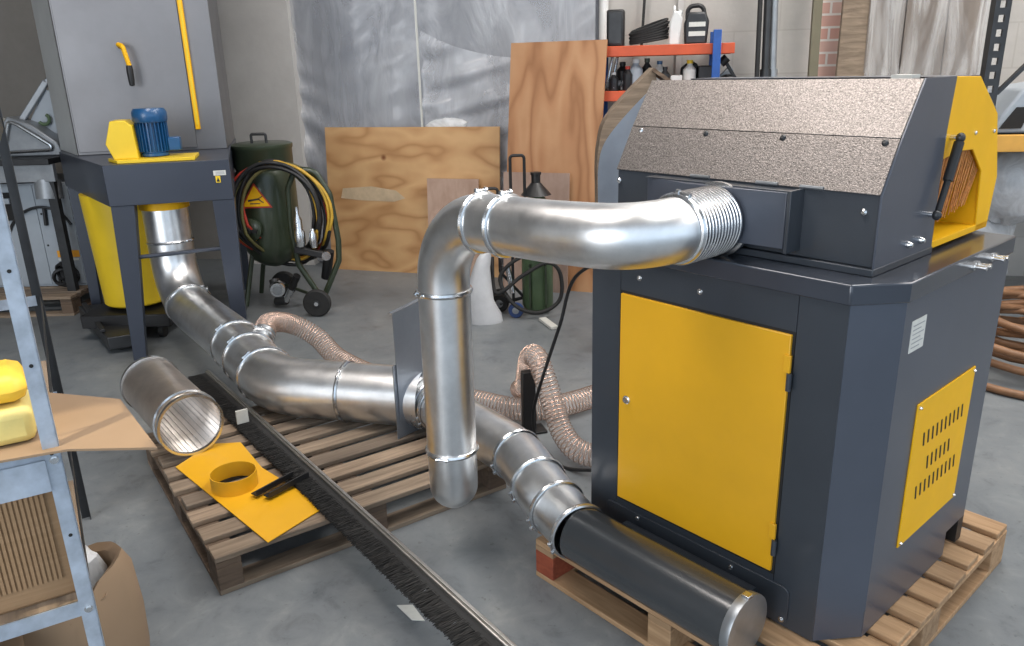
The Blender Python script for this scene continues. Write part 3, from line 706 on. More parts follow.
# upper duct, in machine coordinates
ud = thing('ventilation_duct', 'galvanised upper duct rising from a capped drop pipe to the machine hood', 'duct', MF@Vector((-.37, -.3, .14)), -YAW)
def up(m, name, mat, parent=None, bevel=0, smooth=40): return m.build(name, mat, parent or ud, MF, bevel, smooth)
R0 = .081
CU, CV = .392, -.115
E1 = fillet([(CU, CV, 1.208), (CU, -.255, 1.202), (.12, -.295, 1.192), (-.05, -.30, 1.187)], [.16, .5], 22)
up(MB().tube(E1, R0, 48, False), 'elbow', M['galv'])
E2 = fillet([(-.05, -.30, 1.187), (-.345, -.30, 1.175), (-.347, -.30, .942)], .215, 22)
i0 = 0
up(MB().tube([E2[0], E2[1]], R0+.0006, 48, False), 'straight_section', M['galv'])
up(MB().tube([Vector(E2[1])+Vector((.02, 0, 0))]+E2[1:], R0, 48, False), 'elbow', M['galv'])
up(MB().tube([(-.347, -.30, .945), (-.352, -.30, .400)], R0+.0006, 48, False), 'drop_pipe', M['galv'])
cap = [(R0+.001, .0), (R0, -.135)]+[(R0*math.cos(a), -.135-.080*math.sin(a)) for a in [PI/2*k/8 for k in range(1, 9)]]
up(MB().lathe(cap, (-.352, -.30, .400), (0, 0, 1), 48, False), 'end_cap', M['galv'])
clamp(ud, (-.04, -.30, 1.187), (1, 0, .03), R0, MF, 0); clamp(ud, (-.145, -.30, 1.183), (1, 0, .03), R0, MF, 0)
clamp(ud, (-.347, -.30, .945), (0, 0, 1), R0, MF, -.4, up=(.3, -1, 0)); clamp(ud, (-.352, -.30, .400), (0, 0, 1), R0, MF, .1, up=(.5, -1, 0))
clamp(ud, (CU, CV-.01, 1.208), (0, 1, 0), R0, MF, .2)
bz = up(MB().box(-.444, -.430, -.31, -.29, .27, .30), 'clip', M['zinc'])
seam(ud, [Vector((-.20, -.300, 1.184-.0)), Vector((-.05, -.3, 1.187))]+[p for p in E1[::-1]][:-1], (-.045, -.069, -.012), fr=MF)
cpl = []; n = 12
prof = []
for k in range(n):
    a = .155*k/n
    prof += [(R0+.004, a), (R0+.010, a+.003), (R0+.010, a+.009), (R0+.004, a+.012)]
up(MB().lathe(prof, (CU, CV-.01, 1.208), (0, 1, 0), 48, False), 'corrugated_coupling', M['zinc'])
up(MB().lathe([(R0+.004, 0), (R0+.017, .002), (R0+.017, .014), (R0+.004, .016)], (CU, .040, 1.208), (0, 1, 0), 48, False), 'coupling_rim', M['zinc'])
# short stub joining the drop pipe to the floor duct behind it
# floor duct, world coordinates
fd = thing('floor_duct', 'long galvanised floor duct curving from the left machine to the dark pipe', 'duct', (-.7, 3.1, .14))
def fp(m, name, mat, parent=None, bevel=0): return m.build(name, mat, parent or fd, WORLD, bevel, 40)
RA, RB = .128, .093
path = fillet([(-2.04, 4.64, .93), (-2.02, 4.60, .30), (-1.46, 3.87, .275), (-1.06, 3.25, .270), (-.375, 3.07, .270)], [.30, .9, .36], 14)
def cum(path):
    L = [0]
    for a, b in zip(path, path[1:]): L.append(L[-1]+(Vector(b)-Vector(a)).length)
    return L
def cut(path, s0, s1):
    L = cum(path); out = []
    def at(s):
        for i in range(len(L)-1):
            if L[i+1] >= s or i == len(L)-2:
                t_ = (s-L[i])/max(1e-9, L[i+1]-L[i]); return Vector(path[i]).lerp(Vector(path[i+1]), max(0, min(1, t_)))
    out.append(at(s0)); out += [Vector(p) for p, l in zip(path, L) if s0+1e-4 < l < s1-1e-4]; out.append(at(s1)); return out
LT = cum(path)[-1]
cuts = [0, .27, .70, LT-1.35, LT-1.12, LT-.86, LT-.36, LT]
names = ['straight_section', 'elbow', 'straight_section', 'straight_section', 'elbow', 'elbow', 'straight_section']
for i, nm in enumerate(names):
    seg = cut(path, cuts[i], cuts[i+1]); fp(MB().tube(seg, RA+.0007*(i % 2), 48, False), nm, M['galv'])
for s in cuts[1:-1]:
    a, b = cut(path, s-.01, s)[0], cut(path, s, s+.01)[-1]; clamp(fd, (a+b)/2, b-a, RA, lug_ang=.6 if s > 1 else -.8)
fp(MB().lathe([(RA+.012, 0), (RA+.012, .06)], (-2.04, 4.64, .86), (0, 0, 1), 40, False), 'collar', M['lightyellow'])
# slide gate
gp = Vector((-.375, 3.07, .265)); gd = Vector((.62, -.19, 0)).normalized(); gd2 = Vector((.80, -.60, 0)).normalized(); gn = Vector((.66, .75, 0)).normalized()
gax = Vector((.75, -.66, 0)).normalized()
g = fp(MB().sheet([gp+gn*a+Vector((0, 0, z)) for a, z in ((-.17, -.122), (.17, -.122), (.17, .22), (.12, .25), (-.17, .20))], .004, gax), 'gate_body', M['galvplate'])
fp(MB().sheet([gp+gax*.006+gn*a+Vector((0, 0, z)) for a, z in ((-.155, -.05), (.155, -.05), (.155, .46), (-.155, .42))], .003, gax), 'gate_slide', M['galvplate'], g)
fp(MB().bar(gp+gn*-.16+Vector((0, 0, .42)), gp+gn*.16+Vector((0, 0, .462)), .018, .006), 'slide_lip', M['zinc'], g)
p2 = gp+gax*.02
pathB = fillet([p2, (-.27, 2.93, .262), (.005, 2.53, .255), (.06, 2.32, .24), (.186, 2.115, .2265)], [.2, .5, .5], 10)
pathB = [Vector(p) for p in fillet([(-.36, 3.055, .262), (.01, 2.58, .248), (.115, 2.26, .235), tuple(MF@Vector((PU0, PV, PZ)))], [.45, .35], 12)]
LB = cum(pathB)[-1]
cb = [0, LB-.52, LB-.31, LB-.15, LB]
RR = [RB+.012, RB, RB, RB-.002, RB-.004, PR+.001]
for i in range(4):
    seg = cut(pathB, cb[i], cb[i+1]); k = len(seg)
    r0, r1 = (RB+.004, RB) if i == 0 else (RB, RB) if i < 3 else (RB-.001, PR+.002)
    fp(MB().tube(seg, [r0+(r1-r0)*j/(k-1) for j in range(k)], 48, False), 'straight_section' if i == 0 else 'elbow_segment', M['galv'])
for s, r in ((.035, RB+.006), (.075, RB+.006), (cb[1], RB), (cb[2], RB), (cb[3], RB), (LB-.008, PR+.003)):
    a, b = cut(pathB, max(0, s-.01), s)[0], cut(pathB, s, min(LB, s+.01))[-1]; clamp(fd, (a+b)/2, b-a, r, lug_ang=1.9)
fp(MB().lathe([(RB+.035, 0), (RB+.035, .004), (RB, .006), (RB, .03)], p2, gax, 40, False), 'gate_flange', M['zinc'], g)
fp(MB().lathe([(RA+.004, -.03), (RA+.006, 0), (RA+.02, .0), (RA+.02, .004)], gp-gax*.006, gax, 40, False), 'gate_flange', M['zinc'], g)
# branch stub for the clear hose
bp_ = Vector((-1.28, 3.62, .29)); bt = Vector((-1.25, 3.76, .355))
fp(MB().tube([bp_, bt], .056, 28, False), 'branch_stub', M['galvdull'])
clamp(fd, bt-(bt-bp_)*.2, bt-bp_, .056)
fp(MB().box(-1.20, -1.15, 3.09, 3.10, .165, .225, Rz(.6)), 'hanging_tag', M['cream'])

# ---------------------------------------------------------------- left dust collector
LA = math.radians(15.1); LO = (-2.665, 4.97, 0); LF = frame(LO, LA)
col = thing('dust_collector', 'tall grey cabinet with table legs and blue motor at left', 'machine', (-2.3, 4.7, 0), LA)
def lp(m, name, mat, bevel=0, parent=None, label=None): return m.build(name, mat, parent or col, LF, bevel, 35, label)
lp(MB().prism([(0, 0), (.88, 0), (.88, .85), (-.22, .85), (-.22, .54)], 1.142, 2.9), 'cabinet', M['boxsteel'], .003)
lp(MB().prism([(-.003, -.003), (-.003, .003), (-.222, .54), (-.226, .54)], 1.143, 2.9), 'side_panel', M['boxside'])
dr = lp(MB().box(.012, .70, -.012, -.001, 1.16, 2.85), 'cabinet_door', M['boxsteel'], .002)
lp(MB().box(.705, .735, -.022, .002, 1.27, 2.85), 'door_edge_strip', M['lightyellow'], .003)
lp(MB().box(.715, .728, -.024, -.022, 1.30, 2.85), 'edge_seal', M['lemon'], 0)
h = lp(MB().tube(fillet([(.345, -.012, 1.775), (.345, -.065, 1.785), (.372, -.09, 1.775), (.392, -.09, 1.66)], [.02, .02], 5), .014, 12), 'door_handle', M['lightyellow'], 0, dr)
lp(MB().lathe([(.017, 0), (.020, .03), (.018, .09), (.015, .115), (.006, .12)], (.390, -.09, 1.665), (0, 0, -1), 14), 'handle_grip', M['black'], 0, dr)
lp(MB().prism([(.27, -.71), (.93, -.72), (.885, .2), (.885, .85), (-.225, .85), (-.20, .38)], .915, 1.141), 'table_frame', M['navy'], .003)
m = MB(); m.prism([(.27, -.712), (.40, -.712), (.312, -.712+.0), (.245, -.712)], 0, 1)
m.b.clear()
def leg(x0, x1, xb0, xb1, y, yb, dy):
    m = MB(); lo = [(xb0, yb, 0), (xb1, yb, 0), (xb1, yb+dy, 0), (xb0, yb+dy, 0)]; hi = [(x0, y, .915), (x1, y, .915), (x1, y+dy*1.6, .915), (x0, y+dy*1.6, .915)]
    m.rings([lo, hi], False, True, True); return lp(m, 'leg', M['navy'], .002)
leg(.275, .396, .245, .315, -.705, -.70, .06); leg(.81, .93, .825, .90, -.715, -.70, .06)
leg(-.22, -.12, -.21, -.15, .72, .74, .06); leg(.79, .88, .80, .86, .72, .74, .06); leg(-.19, -.10, -.19, -.13, .38, .38, .06)
lp(MB().cyl((.36, -.66, .61), (.86, -.66, .625), .012, 10), 'cross_bar', M['navy'])
wl = lp(MB().box(.838, .905, -.7225, -.719, 1.055, 1.082), 'warning_label', M['cream'])
lp(MB().box(.846, .872, -.7235, -.7225, 1.015, 1.052), 'warning_label', M['lemon'])
m = MB(); m.sheet([(.849, -.7238, 1.020), (.869, -.7238, 1.020), (.859, -.7238, 1.044)], .0006, (0, -1, 0)); lp(m, 'warning_symbol', M['black'], 0, wl)
m = MB(); [m.box(.85+.0*k, .898, -.7232, -.7226, 1.061+.006*k, 1.0635+.006*k) for k in range(3)]; lp(m, 'print_lines', M['sawgrey'], 0, wl)
# motor on its yellow base
lp(MB().prism([(.265, -.50), (.34, -.66), (.745, -.66), (.745, -.40), (.30, -.38)], 1.142, 1.160), 'motor_base', M['lemon'], .002)
m = MB(); m.prism([(.315, 1.16), (.285, 1.245), (.325, 1.368), (.40, 1.368), (.435, 1.34), (.445, 1.16)], -.60, -.42, 'y'); lp(m, 'fan_housing', M['lemon'], .004)
mt = lp(MB().lathe([(.075, 0), (.075, .015), (.068, .02), (.068, .19)], (.52, -.50, 1.165), (0, 0, 1), 28), 'motor_body', M['blue'])
m = MB()
for k in range(26):
    a = 2*PI*k/26; d = Vector((math.cos(a), math.sin(a), 0)); c = Vector((.52, -.50, 0)); m.bar(c+d*.064+Vector((0, 0, 1.27)), c+d*.086+Vector((0, 0, 1.27)), .005, .16)
lp(m, 'cooling_fins', M['blue'], 0, mt)
lp(MB().lathe([(.088, 0), (.094, .01), (.094, .055), (.082, .075), (.02, .078)], (.52, -.50, 1.352), (0, 0, 1), 32), 'fan_cowl', M['blue'], 0, mt)
lp(MB().box(.60, .665, -.54, -.46, 1.19, 1.265), 'terminal_box', M['blue'], .006, mt)
# drum below the table
lp(MB().lathe([(.19, 0), (.20, .01), (.220, .50), (.228, .69), (.228, .715)], LF.inverted() @ Vector((-2.46, 4.98, .20)), (0, 0, 1), 40), 'dust_drum', M['lemon'])
t = thing('drum_trolley', 'low black trolley with wide tongue under the yellow drum', 'trolley', (-2.5, 4.9, 0))
MB().sheet([(-2.98, 5.18, .03), (-2.44, 4.47, .03), (-2.27, 4.55, .03), (-2.70, 5.28, .03)], .08, (0, 0, 1)).build('tongue', M['darksteel'], t, bevel=.006)
MB().box(-2.72, -2.16, 4.72, 5.25, .09, .175).build('deck', M['black'], t, bevel=.006)
MB().bar((-2.95, 5.20, .12), (-2.50, 4.55, .13), .03, .02).build('clamp_bar', M['darksteel'], t, bevel=.003)
for x, y in ((-2.62, 4.8), (-2.25, 4.8), (-2.62, 5.18), (-2.25, 5.18)): MB().cyl((x-.015, y, .042), (x+.015, y, .042), .042, 18).build('castor', M['rubber'], t)

# ---------------------------------------------------------------- far left: grey cabinet, bench, mitre saw
t = thing('grey_cabinet', 'light grey sheet metal cabinet standing on dark pallet at far left', 'cabinet', (-3.6, 5.6, .14))
CX = -3.13
MB().box(CX-1.1, CX, 5.62, 6.2, .142, .90).build('body', M['machgrey'], t, bevel=.004)
for x0, x1 in ((CX-1.1, CX-.40), (CX-.395, CX-.255), (CX-.25, CX-.005)):
    pn = MB().box(x0, x1, 5.612, 5.62, .16, .885).build('front_panel', M['machgrey'], t, bevel=.001)
    for z in (.2, .45, .68): MB().lathe([(.008, 0), (.008, .003)], (x0+.025, 5.612, z), (0, -1, 0), 8).build('screw', M['black'], pn)
MB().box(CX-.8, CX-.39, 5.598, 5.615, .64, .84).build('dark_opening', M['dark'], t)
MB().box(CX-.8, CX-.42, 5.585, 5.60, .76, .80).build('handle_bar', M['machgrey'], t, bevel=.003)
MB().tube(spline([(CX-.56, 5.60, .40), (CX-.42, 5.60, .64), (CX-.25, 5.59, .73), (CX-.10, 5.60, .70), (CX-.02, 5.60, .60)], 8), .010, 8).build('cable', M['darksteel'], t)
MB().cyl((CX-.20, 5.60, .60), (CX-.19, 5.60, .73), .014, 10).build('hanging_handle', M['black'], t)
s_ = MB().box(CX-.17, CX-.01, 5.608, 5.612, .36, .41).build('sticker', M['sticker'], t)
MB().box(CX-.17, CX-.02, 5.608, 5.612, .335, .352).build('sticker', M['cream'], t)
rg = random.Random(8)
m = MB(); [m.torus((CX-.10+rg.uniform(-.05, .05), 5.57, .24+rg.uniform(-.03, .03)), (rg.uniform(-.5, .5), -1, rg.uniform(-.5, .5)), .06, .012, 16, 6) for _ in range(6)]
m.blob((CX-.10, 5.59, .24), (.07, .03, .05)); o = m.build('coiled_cable', M['black']); tag(o, 'black coil of cable on front of light grey cabinet', 'cable')
t = thing('workbench', 'dark cluttered steel workbench above the light grey cabinet', 'bench', (-3.6, 5.7, 0))
MB().box(-4.6, -3.12, 5.42, 6.3, 1.045, 1.085).build('bench_top', M['darksteel'], t, bevel=.004)
MB().box(-4.6, -3.12, 5.46, 5.50, .925, 1.045).build('front_rail', M['sawgrey'], t, bevel=.003)
for x in (-4.5, -3.17): 
    for y in (5.47, 6.22): MB().box(x-.03, x+.03, y, y+.05, 0, 1.045).build('leg', M['darksteel'], t)
MB().cyl((-3.22, 5.52, .80), (-3.22, 5.54, .93), .085, 20).build('duct_collar', M['sawgrey'], t)
t = thing('mitre_saw', 'grey alloy saw with slanted guard arm on the dark bench', 'saw', (-3.4, 5.7, 1.086))
m = MB().prism([(-3.62, 1.087), (-3.62, 1.17), (-3.46, 1.36), (-3.30, 1.30), (-3.15, 1.18), (-3.12, 1.087)], 5.62, 5.78, 'y'); m.build('base_casting', M['sawgrey'], t, bevel=.01)
MB().tube(fillet([(-3.52, 5.60, 1.12), (-3.44, 5.60, 1.33), (-3.38, 5.60, 1.30), (-3.14, 5.60, 1.13), (-3.50, 5.60, 1.12)], .02, 4), .012, 8).build('base_rib', M['zinc'], t)
MB().bar((-3.50, 5.70, 1.22), (-3.20, 5.74, 1.585), .03, .045).build('arm', M['sawgrey'], t, bevel=.008)
MB().bar((-3.21, 5.74, 1.585), (-3.13, 5.76, 1.575), .03, .045).build('arm', M['sawgrey'], t, bevel=.008)
MB().sheet([(-3.42, 5.75, 1.25), (-3.24, 5.75, 1.53), (-3.14, 5.75, 1.51), (-3.13, 5.75, 1.22)], .02, (0, 1, 0)).build('guard', M['machgrey'], t)
MB().torus((-3.26, 5.72, 1.33), (.2, -1, .1), .035, .012, 16, 8, -.3, 3.4).build('trigger_guard', M['ltgreen'], t)
m = MB()
for z in (1.13, 1.17):
    m.box(-3.66, -3.60, 5.52, 5.60, z, z+.015)
m.box(-3.66, -3.65, 5.52, 5.60, 1.11, 1.20); m.box(-3.61, -3.60, 5.52, 5.60, 1.11, 1.20); m.build('clamp', M['white'], t)
o = MB().prism([(-3.30, 1.087), (-3.22, 1.087), (-3.16, 1.34), (-3.21, 1.36), (-3.24, 1.24)], 5.85, 5.95, 'y').build('cloth_rag', M['cream'], bevel=.02); tag(o, 'crumpled pale rag standing behind the saw', 'rag')
o = MB().prism([(-4.0, 1.087), (-3.60, 1.087), (-3.60, 1.30), (-3.72, 1.34), (-4.0, 1.34)], 5.7, 6.0, 'y').build('tool_housing', M['cream'], bevel=.01); tag(o, 'pale boxy tool housing at left edge of the bench', 'tool')

# ---------------------------------------------------------------- blast pots
bp0 = (-1.70, 5.55, 0); t = thing('blast_pot', 'olive green blast pot with coiled hoses and warning triangle', 'pressure pot', bp0)
B = frame(bp0)
def bb(m, name, mat, parent=None, bevel=0, label=None): return m.build(name, mat, parent or t, B, bevel, 40, label)
bb(MB().lathe([(.03, .27), (.09, .29), (.155, .335), (.19, .40), (.2, .47), (.2, .93), (.19, .965)], seg=40), 'vessel', M['green'])
bb(MB().lathe([(.19, .965), (.20, .985), (.20, 1.10), (.208, 1.11), (.208, 1.135), (.18, 1.145)], seg=40), 'hopper', M['green'])
bb(MB().tube(fillet([(-.05, -.05, 1.14), (-.05, -.05, 1.205), (.05, -.05, 1.205), (.05, -.05, 1.14)], .012, 4), .010, 8), 'lid_handle', M['darksteel'])
d = bb(MB().lathe([(.052, 0), (.06, .02), (.075, .025), (.078, .055), (.05, .07), (.02, .07)], (-.065, -.18, .58), (-.2, -1, 0), 24), 'hand_hole', M['green'])
bb(MB().bar((-.14, -.265, .585), (-.02, -.275, .575), .02, .02), 'hatch_clamp', M['black'], d)
bb(MB().lathe([(.02, 0), (.02, .03), (.03, .03), (.03, .05)], (-.08, -.25, .58), (-.2, -1, 0), 14), 'hatch_knob', M['black'], d)
def tri(y, s, m, th=.002):
    c = Vector((-.02, y, .79)); m.sheet([c+Vector((-.115*s, .0, -.065*s)), c+Vector((.105*s, 0, -.065*s)), c+Vector((-.005*s, .0, .105*s))], th, (0, -1, 0)); return m
w_ = bb(tri(-.203, 1, MB()), 'warning_sign', M['hosered'])
bb(tri(-.2055, .84, MB()), 'warning_sign_face', M['lightyellow'], w_)
m = MB(); c = Vector((-.025, -.2085, .775)); m.bar(c+Vector((-.05, 0, .0)), c+Vector((.03, 0, .012)), .001, .012); m.bar(c+Vector((.02, 0, .012)), c+Vector((.05, 0, .03)), .001, .006); m.bar(c+Vector((.02, 0, .01)), c+Vector((.055, 0, -.015)), .001, .006); m.bar(c+Vector((-.04, 0, -.02)), c+Vector((.03, 0, -.02)), .001, .006)
bb(m, 'warning_symbol', M['darksteel'], w_)
for a, b, r in (((-.12, -.10, .42), (-.20, -.16, .015), .017), ((-.10, .12, .42), (-.20, .2, .015), .017)): bb(MB().cyl(a, b, r, 12), 'leg', M['green'])
bb(MB().tube(fillet([(.37, -.28, .10), (.24, -.28, .34), (.215, -.28, .60), (.225, -.28, .86), (.29, -.28, .995), (.42, -.28, .97), (.50, -.28, .82), (.53, -.28, .50), (.52, -.28, .36), (.40, -.28, .12)], .08, 5), .020, 12), 'handle_frame', M['green'])
bb(MB().cyl((.36, -.28, .10), (.02, .10, .095), .012, 10), 'axle_brace', M['green']); bb(MB().cyl((.37, -.42, .095), (.37, -.22, .095), .010, 10), 'axle', M['darksteel'])
for wx, y in ((.37, -.40), (0, .14)):
    wh = bb(MB().lathe([(.05, -.02), (.085, -.022), (.095, -.012), (.095, .012), (.085, .022), (.05, .02)], (wx, y, .095), (0, 1, 0), 32), 'wheel', M['rubber'])
    bb(MB().lathe([(.055, -.012), (.05, -.008), (.022, -.008), (.022, -.028), (.012, -.028), (.012, -.030)], (wx, y, .095), (0, 1, 0), 20), 'hub', M['darksteel'], wh)
    bb(MB().lathe([(.014, -.033), (.014, -.028)], (wx, y, .095), (0, 1, 0), 14), 'hub_cap', M['zinc'], wh)
v_ = bb(MB().lathe([(.05, -.05), (.055, -.03), (.055, .03), (.05, .05)], (.03, -.14, .135), (.3, -1, 0), 24), 'abrasive_valve', M['zinc'])
bb(MB().lathe([(.034, 0), (.034, .012), (.02, .012), (.02, .02)], (.045, -.19, .135), (.3, -1, 0), 20), 'valve_cover', M['sawgrey'], v_)
bb(MB().cyl((0, -.1, .19), (.02, -.13, .12), .035, 14), 'valve_neck', M['darksteel']); bb(MB().cyl((.10, -.20, .06), (.16, -.24, .16), .022, 14), 'hose_coupling', M['zinc'])
bb(MB().cyl((.02, -.16, .045), (.10, -.20, .06), .03, 14), 'outlet_elbow', M['darksteel']); bb(MB().cyl((.16, -.24, .16), (.22, -.28, .26), .026, 14), 'blast_hose_end', M['black'])
rgd = bb(MB().lathe([(.03, 0), (.038, .02), (.038, .10), (.028, .12), (.028, .18), (.012, .22), (.012, .27)], (.285, -.345, .48), (0, 0, 1), 18), 'air_filter', M['zinc'])
bb(MB().lathe([(.02, 0), (.026, .03), (.026, .09), (.01, .13)], (.375, -.345, .47), (0, 0, 1), 16), 'regulator', M['zinc']); bb(MB().bar((.24, -.335, .46), (.46, -.335, .41), .045, .045), 'valve_block', M['black'], bevel=.006)
bb(MB().lathe([(.030, 0), (.030, .02), (.018, .02)], (.455, -.36, .415), (.2, -1, 0), 16), 'pipe_socket', M['zinc']); bb(MB().cyl((.45, -.24, .42), (.40, -.2, .22), .035, 12), 'hose_stub', M['black'])
rg = random.Random(21); cols = ['black', 'hoseyellow', 'hoseolive', 'black', 'hosered', 'black', 'hoseyellow', 'black', 'hoseolive', 'black', 'hoseyellow', 'black', 'hosered', 'black']
for k, cn in enumerate(cols):
    rx, rz = .30+rg.uniform(-.05, .05), .33+rg.uniform(-.035, .035); cx, cz = -1.555+rg.uniform(-.025, .03), .70+rg.uniform(-.03, .02)
    y = 5.275-.014*(k % 4); ph = rg.uniform(0, 6)
    pts = []
    for i in range(40):
        a = 2*PI*i/40; s = 1+.03*math.sin(2*a+ph)
        pts.append((cx+rx*s*math.cos(a), y-.02*math.sin(a*1+ph)-(.03 if math.sin(a) < -.3 else 0)+.30*max(0, -math.sin(a))**2, cz+(rz+.03*max(0, -math.sin(a)))*s*math.sin(a)))
    o = MB().tube(pts, .011 if cn != 'black' else .013, 8, closed=True).build('air_hose', M[cn], smooth=60)
    cw = {'black': 'black', 'hoseyellow': 'yellow', 'hoseolive': 'olive', 'hosered': 'red'}[cn]
    tag(o, cw+' air hose looped in the coil hung on the olive blast pot', 'hose', cw+' hoses coiled on the blast pot')

b2 = (.18, 5.12, 0); t = thing('blast_pot', 'small green blast pot on wheels partly behind the upper duct', 'pressure pot', b2); B = frame(b2)
bb(MB().lathe([(.09, .03), (.105, .06), (.105, .70), (.06, .78), (.03, .80)], seg=28), 'vessel', M['ltgreen'])
for x in (-.06, .045): bb(MB().box(x, x+.012, -.112, -.098, .05, .36), 'vertical_rib', M['green'])
bb(MB().lathe([(.10, .80), (.03, .88), (.03, .93), (.036, .93), (.036, .945)], seg=20), 'funnel_cap', M['black'])
bb(MB().tube(fillet([(-.165, -.05, .05), (-.165, -.05, 1.06), (-.075, -.05, 1.06), (-.075, -.05, .05)], .02, 4), .010, 8), 'handle_frame', M['black'])
bb(MB().tube(fillet([(-.33, -.05, .3), (-.33, -.05, .855), (-.25, -.05, .855), (-.25, -.05, .3), (-.1, -.03, .12)], .02, 4), .010, 8), 'handle_frame', M['black'])
for x, y, r, mt in ((-.15, -.12, .052, 'bluewheel'), (-.26, .02, .062, 'rubber'), (-.26, .16, .062, 'rubber')):
    wh = bb(MB().lathe([(r*.5, -.018), (r*.92, -.018), (r, -.01), (r, .01), (r*.92, .018), (r*.5, .018)], (x, y, r), (.25, 1, 0), 28), 'wheel', M[mt])
    bb(MB().lathe([(r*.45, -.02), (r*.25, -.022)], (x, y, r), (.25, 1, 0), 14), 'hub', M['sawgrey'], wh)
bb(MB().cyl((-.26, -.0, .062), (-.05, .05, .10), .012, 8), 'axle_brace', M['black'])
bb(MB().cyl((-.20, -.06, .34), (-.17, -.08, .16), .018, 12), 'valve', M['zinc'])
o = MB().tube(spline([(-.30, -.04, .40), (-.28, -.14, .18), (-.10, -.16, .30), (.06, -.16, .38), (.145, -.14, .30), (.14, -.14, .12), (.0, -.17, .045), (-.16, -.16, .10), (-.25, -.12, .28), (-.1, -.14, .42), (.1, -.12, .40)], 8), .013, 8).build('black_hose', M['rubber'], fr=B, smooth=60)
tag(o, 'black rubber hose looped round the small green blast pot', 'hose')
o = MB().bar((.02, -.20, .012), (.09, -.40, .012), .05, .02).build('metal_bracket', M['cream'], fr=B, bevel=.003); tag(o, 'small pale bracket on floor before the small green pot', 'bracket')
rg = random.Random(6); m = MB(); rows = []
for z, rx, ry, dx in ((0, .115, .08, .02), (.05, .12, .085, .02), (.15, .085, .07, 0), (.26, .075, .06, -.005), (.36, .055, .05, .01), (.43, .045, .04, .03), (.47, .03, .03, .05)):
    rows.append([Vector((-.20+dx+rx*math.cos(a)*(1+rg.uniform(-.09, .09)), 4.93+ry*math.sin(a)*(1+rg.uniform(-.09, .09)), z)) for a in [2*PI*k/14 for k in range(14)]])
o = m.rings(rows, False, True, True).build('white_sack', M['whitebag'], smooth=70); tag(o, 'slim white woven sack standing on floor behind the drop pipe', 'sack')

# ---------------------------------------------------------------- clear spiral hoses, post, cable
def spiral_hose(label, pts, r, turns):
    P = spline(pts, 10); L = cum(P); root = thing('spiral_hose', label, 'hose', P[-1])
    MB().tube(P, r, 20, False).build('hose_wall', M['clear'], root, smooth=80)
    n = int(L[-1]/turns); Q = cut(P, 0, L[-1]); S = []; u = None; steps = n*14
    for i in range(steps+1):
        s = L[-1]*i/steps
        for j in range(len(L)-1):
            if L[j+1] >= s: break
        t_ = (s-L[j])/max(1e-9, L[j+1]-L[j]); p = Vector(P[j]).lerp(Vector(P[j+1]), min(1, t_)); d0 = (P[j+1]-P[j]).normalized(); d1 = (P[min(j+2, len(P)-1)]-P[j+1]); d1 = d1.normalized() if d1.length > 1e-6 else d0
        d_ = d0.lerp(d1, min(1, t_)).normalized()
        if u is None: u = d_.orthogonal().normalized()
        u = (u-d_*u.dot(d_)).normalized(); v = d_.cross(u); a = 2*PI*i/14
        S.append(p+(u*math.cos(a)+v*math.sin(a))*(r+.001))
    MB().tube(S, .0026, 5).build('spiral_wire', M['copper'], root, smooth=80)
    return root
spiral_hose('clear ribbed hose arching from the floor duct branch across the floor', [(-1.25, 3.74, .35), (-1.28, 3.94, .345), (-1.22, 4.12, .28), (-1.09, 4.14, .19), (-.94, 4.02, .095), (-.62, 3.76, .062), (-.165, 3.48, .062), (0, 3.39, .062), (.17, 3.39, .062), (.40, 3.52, .062), (.70, 3.75, .062)], .053, .018)
spiral_hose('clear ribbed hose standing in a loop beside the black post', [(.03, 3.62, .062), (.055, 3.46, .16), (.075, 3.34, .33), (.105, 3.25, .37), (.145, 3.16, .28), (.20, 3.02, .12), (.28, 2.93, .062), (.42, 2.92, .062), (.62, 3.08, .062)], .048, .018)
t = thing('floor_post', 'short black steel post with base plate beside clear hose', 'post', (.065, 3.27, 0), .3); B = frame((.065, 3.27, 0), .3)
bb(MB().box(-.075, .075, -.045, .045, 0, .012), 'base_plate', M['black'], bevel=.002); bb(MB().box(-.03, .03, -.02, .02, .012, .30), 'upright', M['black'], bevel=.003)
o = MB().tube(spline([MF@Vector((-.008, .28, 1.0)), (.40, 2.80, .93), (.263, 3.08, .78), (.20, 3.10, .57), (.135, 3.10, .37), (.085, 3.12, .18), (.09, 3.13, .05), (.14, 3.03, .012), (.24, 2.88, .012), MF@Vector((-.008, .50, .16))], 8), .0075, 8).build('power_cable', M['black'], smooth=60)
tag(o, 'black power cable hanging from machine side down to the floor', 'cable')

# ---------------------------------------------------------------- things lying on the left pallet
c0, c1 = Vector((-1.287, 2.846, .275)), Vector((-1.65, 3.31, .275)); ax = (c1-c0).normalized(); Lc = (c1-c0).length; R_ = .122
t = thing('screen_cylinder', 'open ribbed steel screen cylinder lying on left corner of the pallet', 'cylinder', (-1.29, 2.85, .141))
prof = []; n = 64
for k in range(n):
    a = Lc*k/n; prof += [(R_, a), (R_+.003, a+Lc/n*.3), (R_+.003, a+Lc/n*.6), (R_, a+Lc/n*.9)]
inner = [(R_-.004, h_) for _, h_ in prof[::-2]]
M['rib'] = galv('ribbed_steel', (.78, .71, .65), .36)
m = MB(); NR = 84
for k in range(NR): m.lathe([(R_-.003, 0), (R_, -.0025), (R_, .0025), (R_-.003, 0)], c0+ax*(Lc*(k+.5)/NR), ax, 48, False)
m.build('wire_rings', M['rib'], t, smooth=30)
for p in (c0, c1-ax*.02): MB().lathe([(R_-.003, 0), (R_+.007, 0), (R_+.007, .018), (R_-.003, .018), (R_-.003, 0)], p, ax, 48, False).build('end_ring', M['zinc'], t)
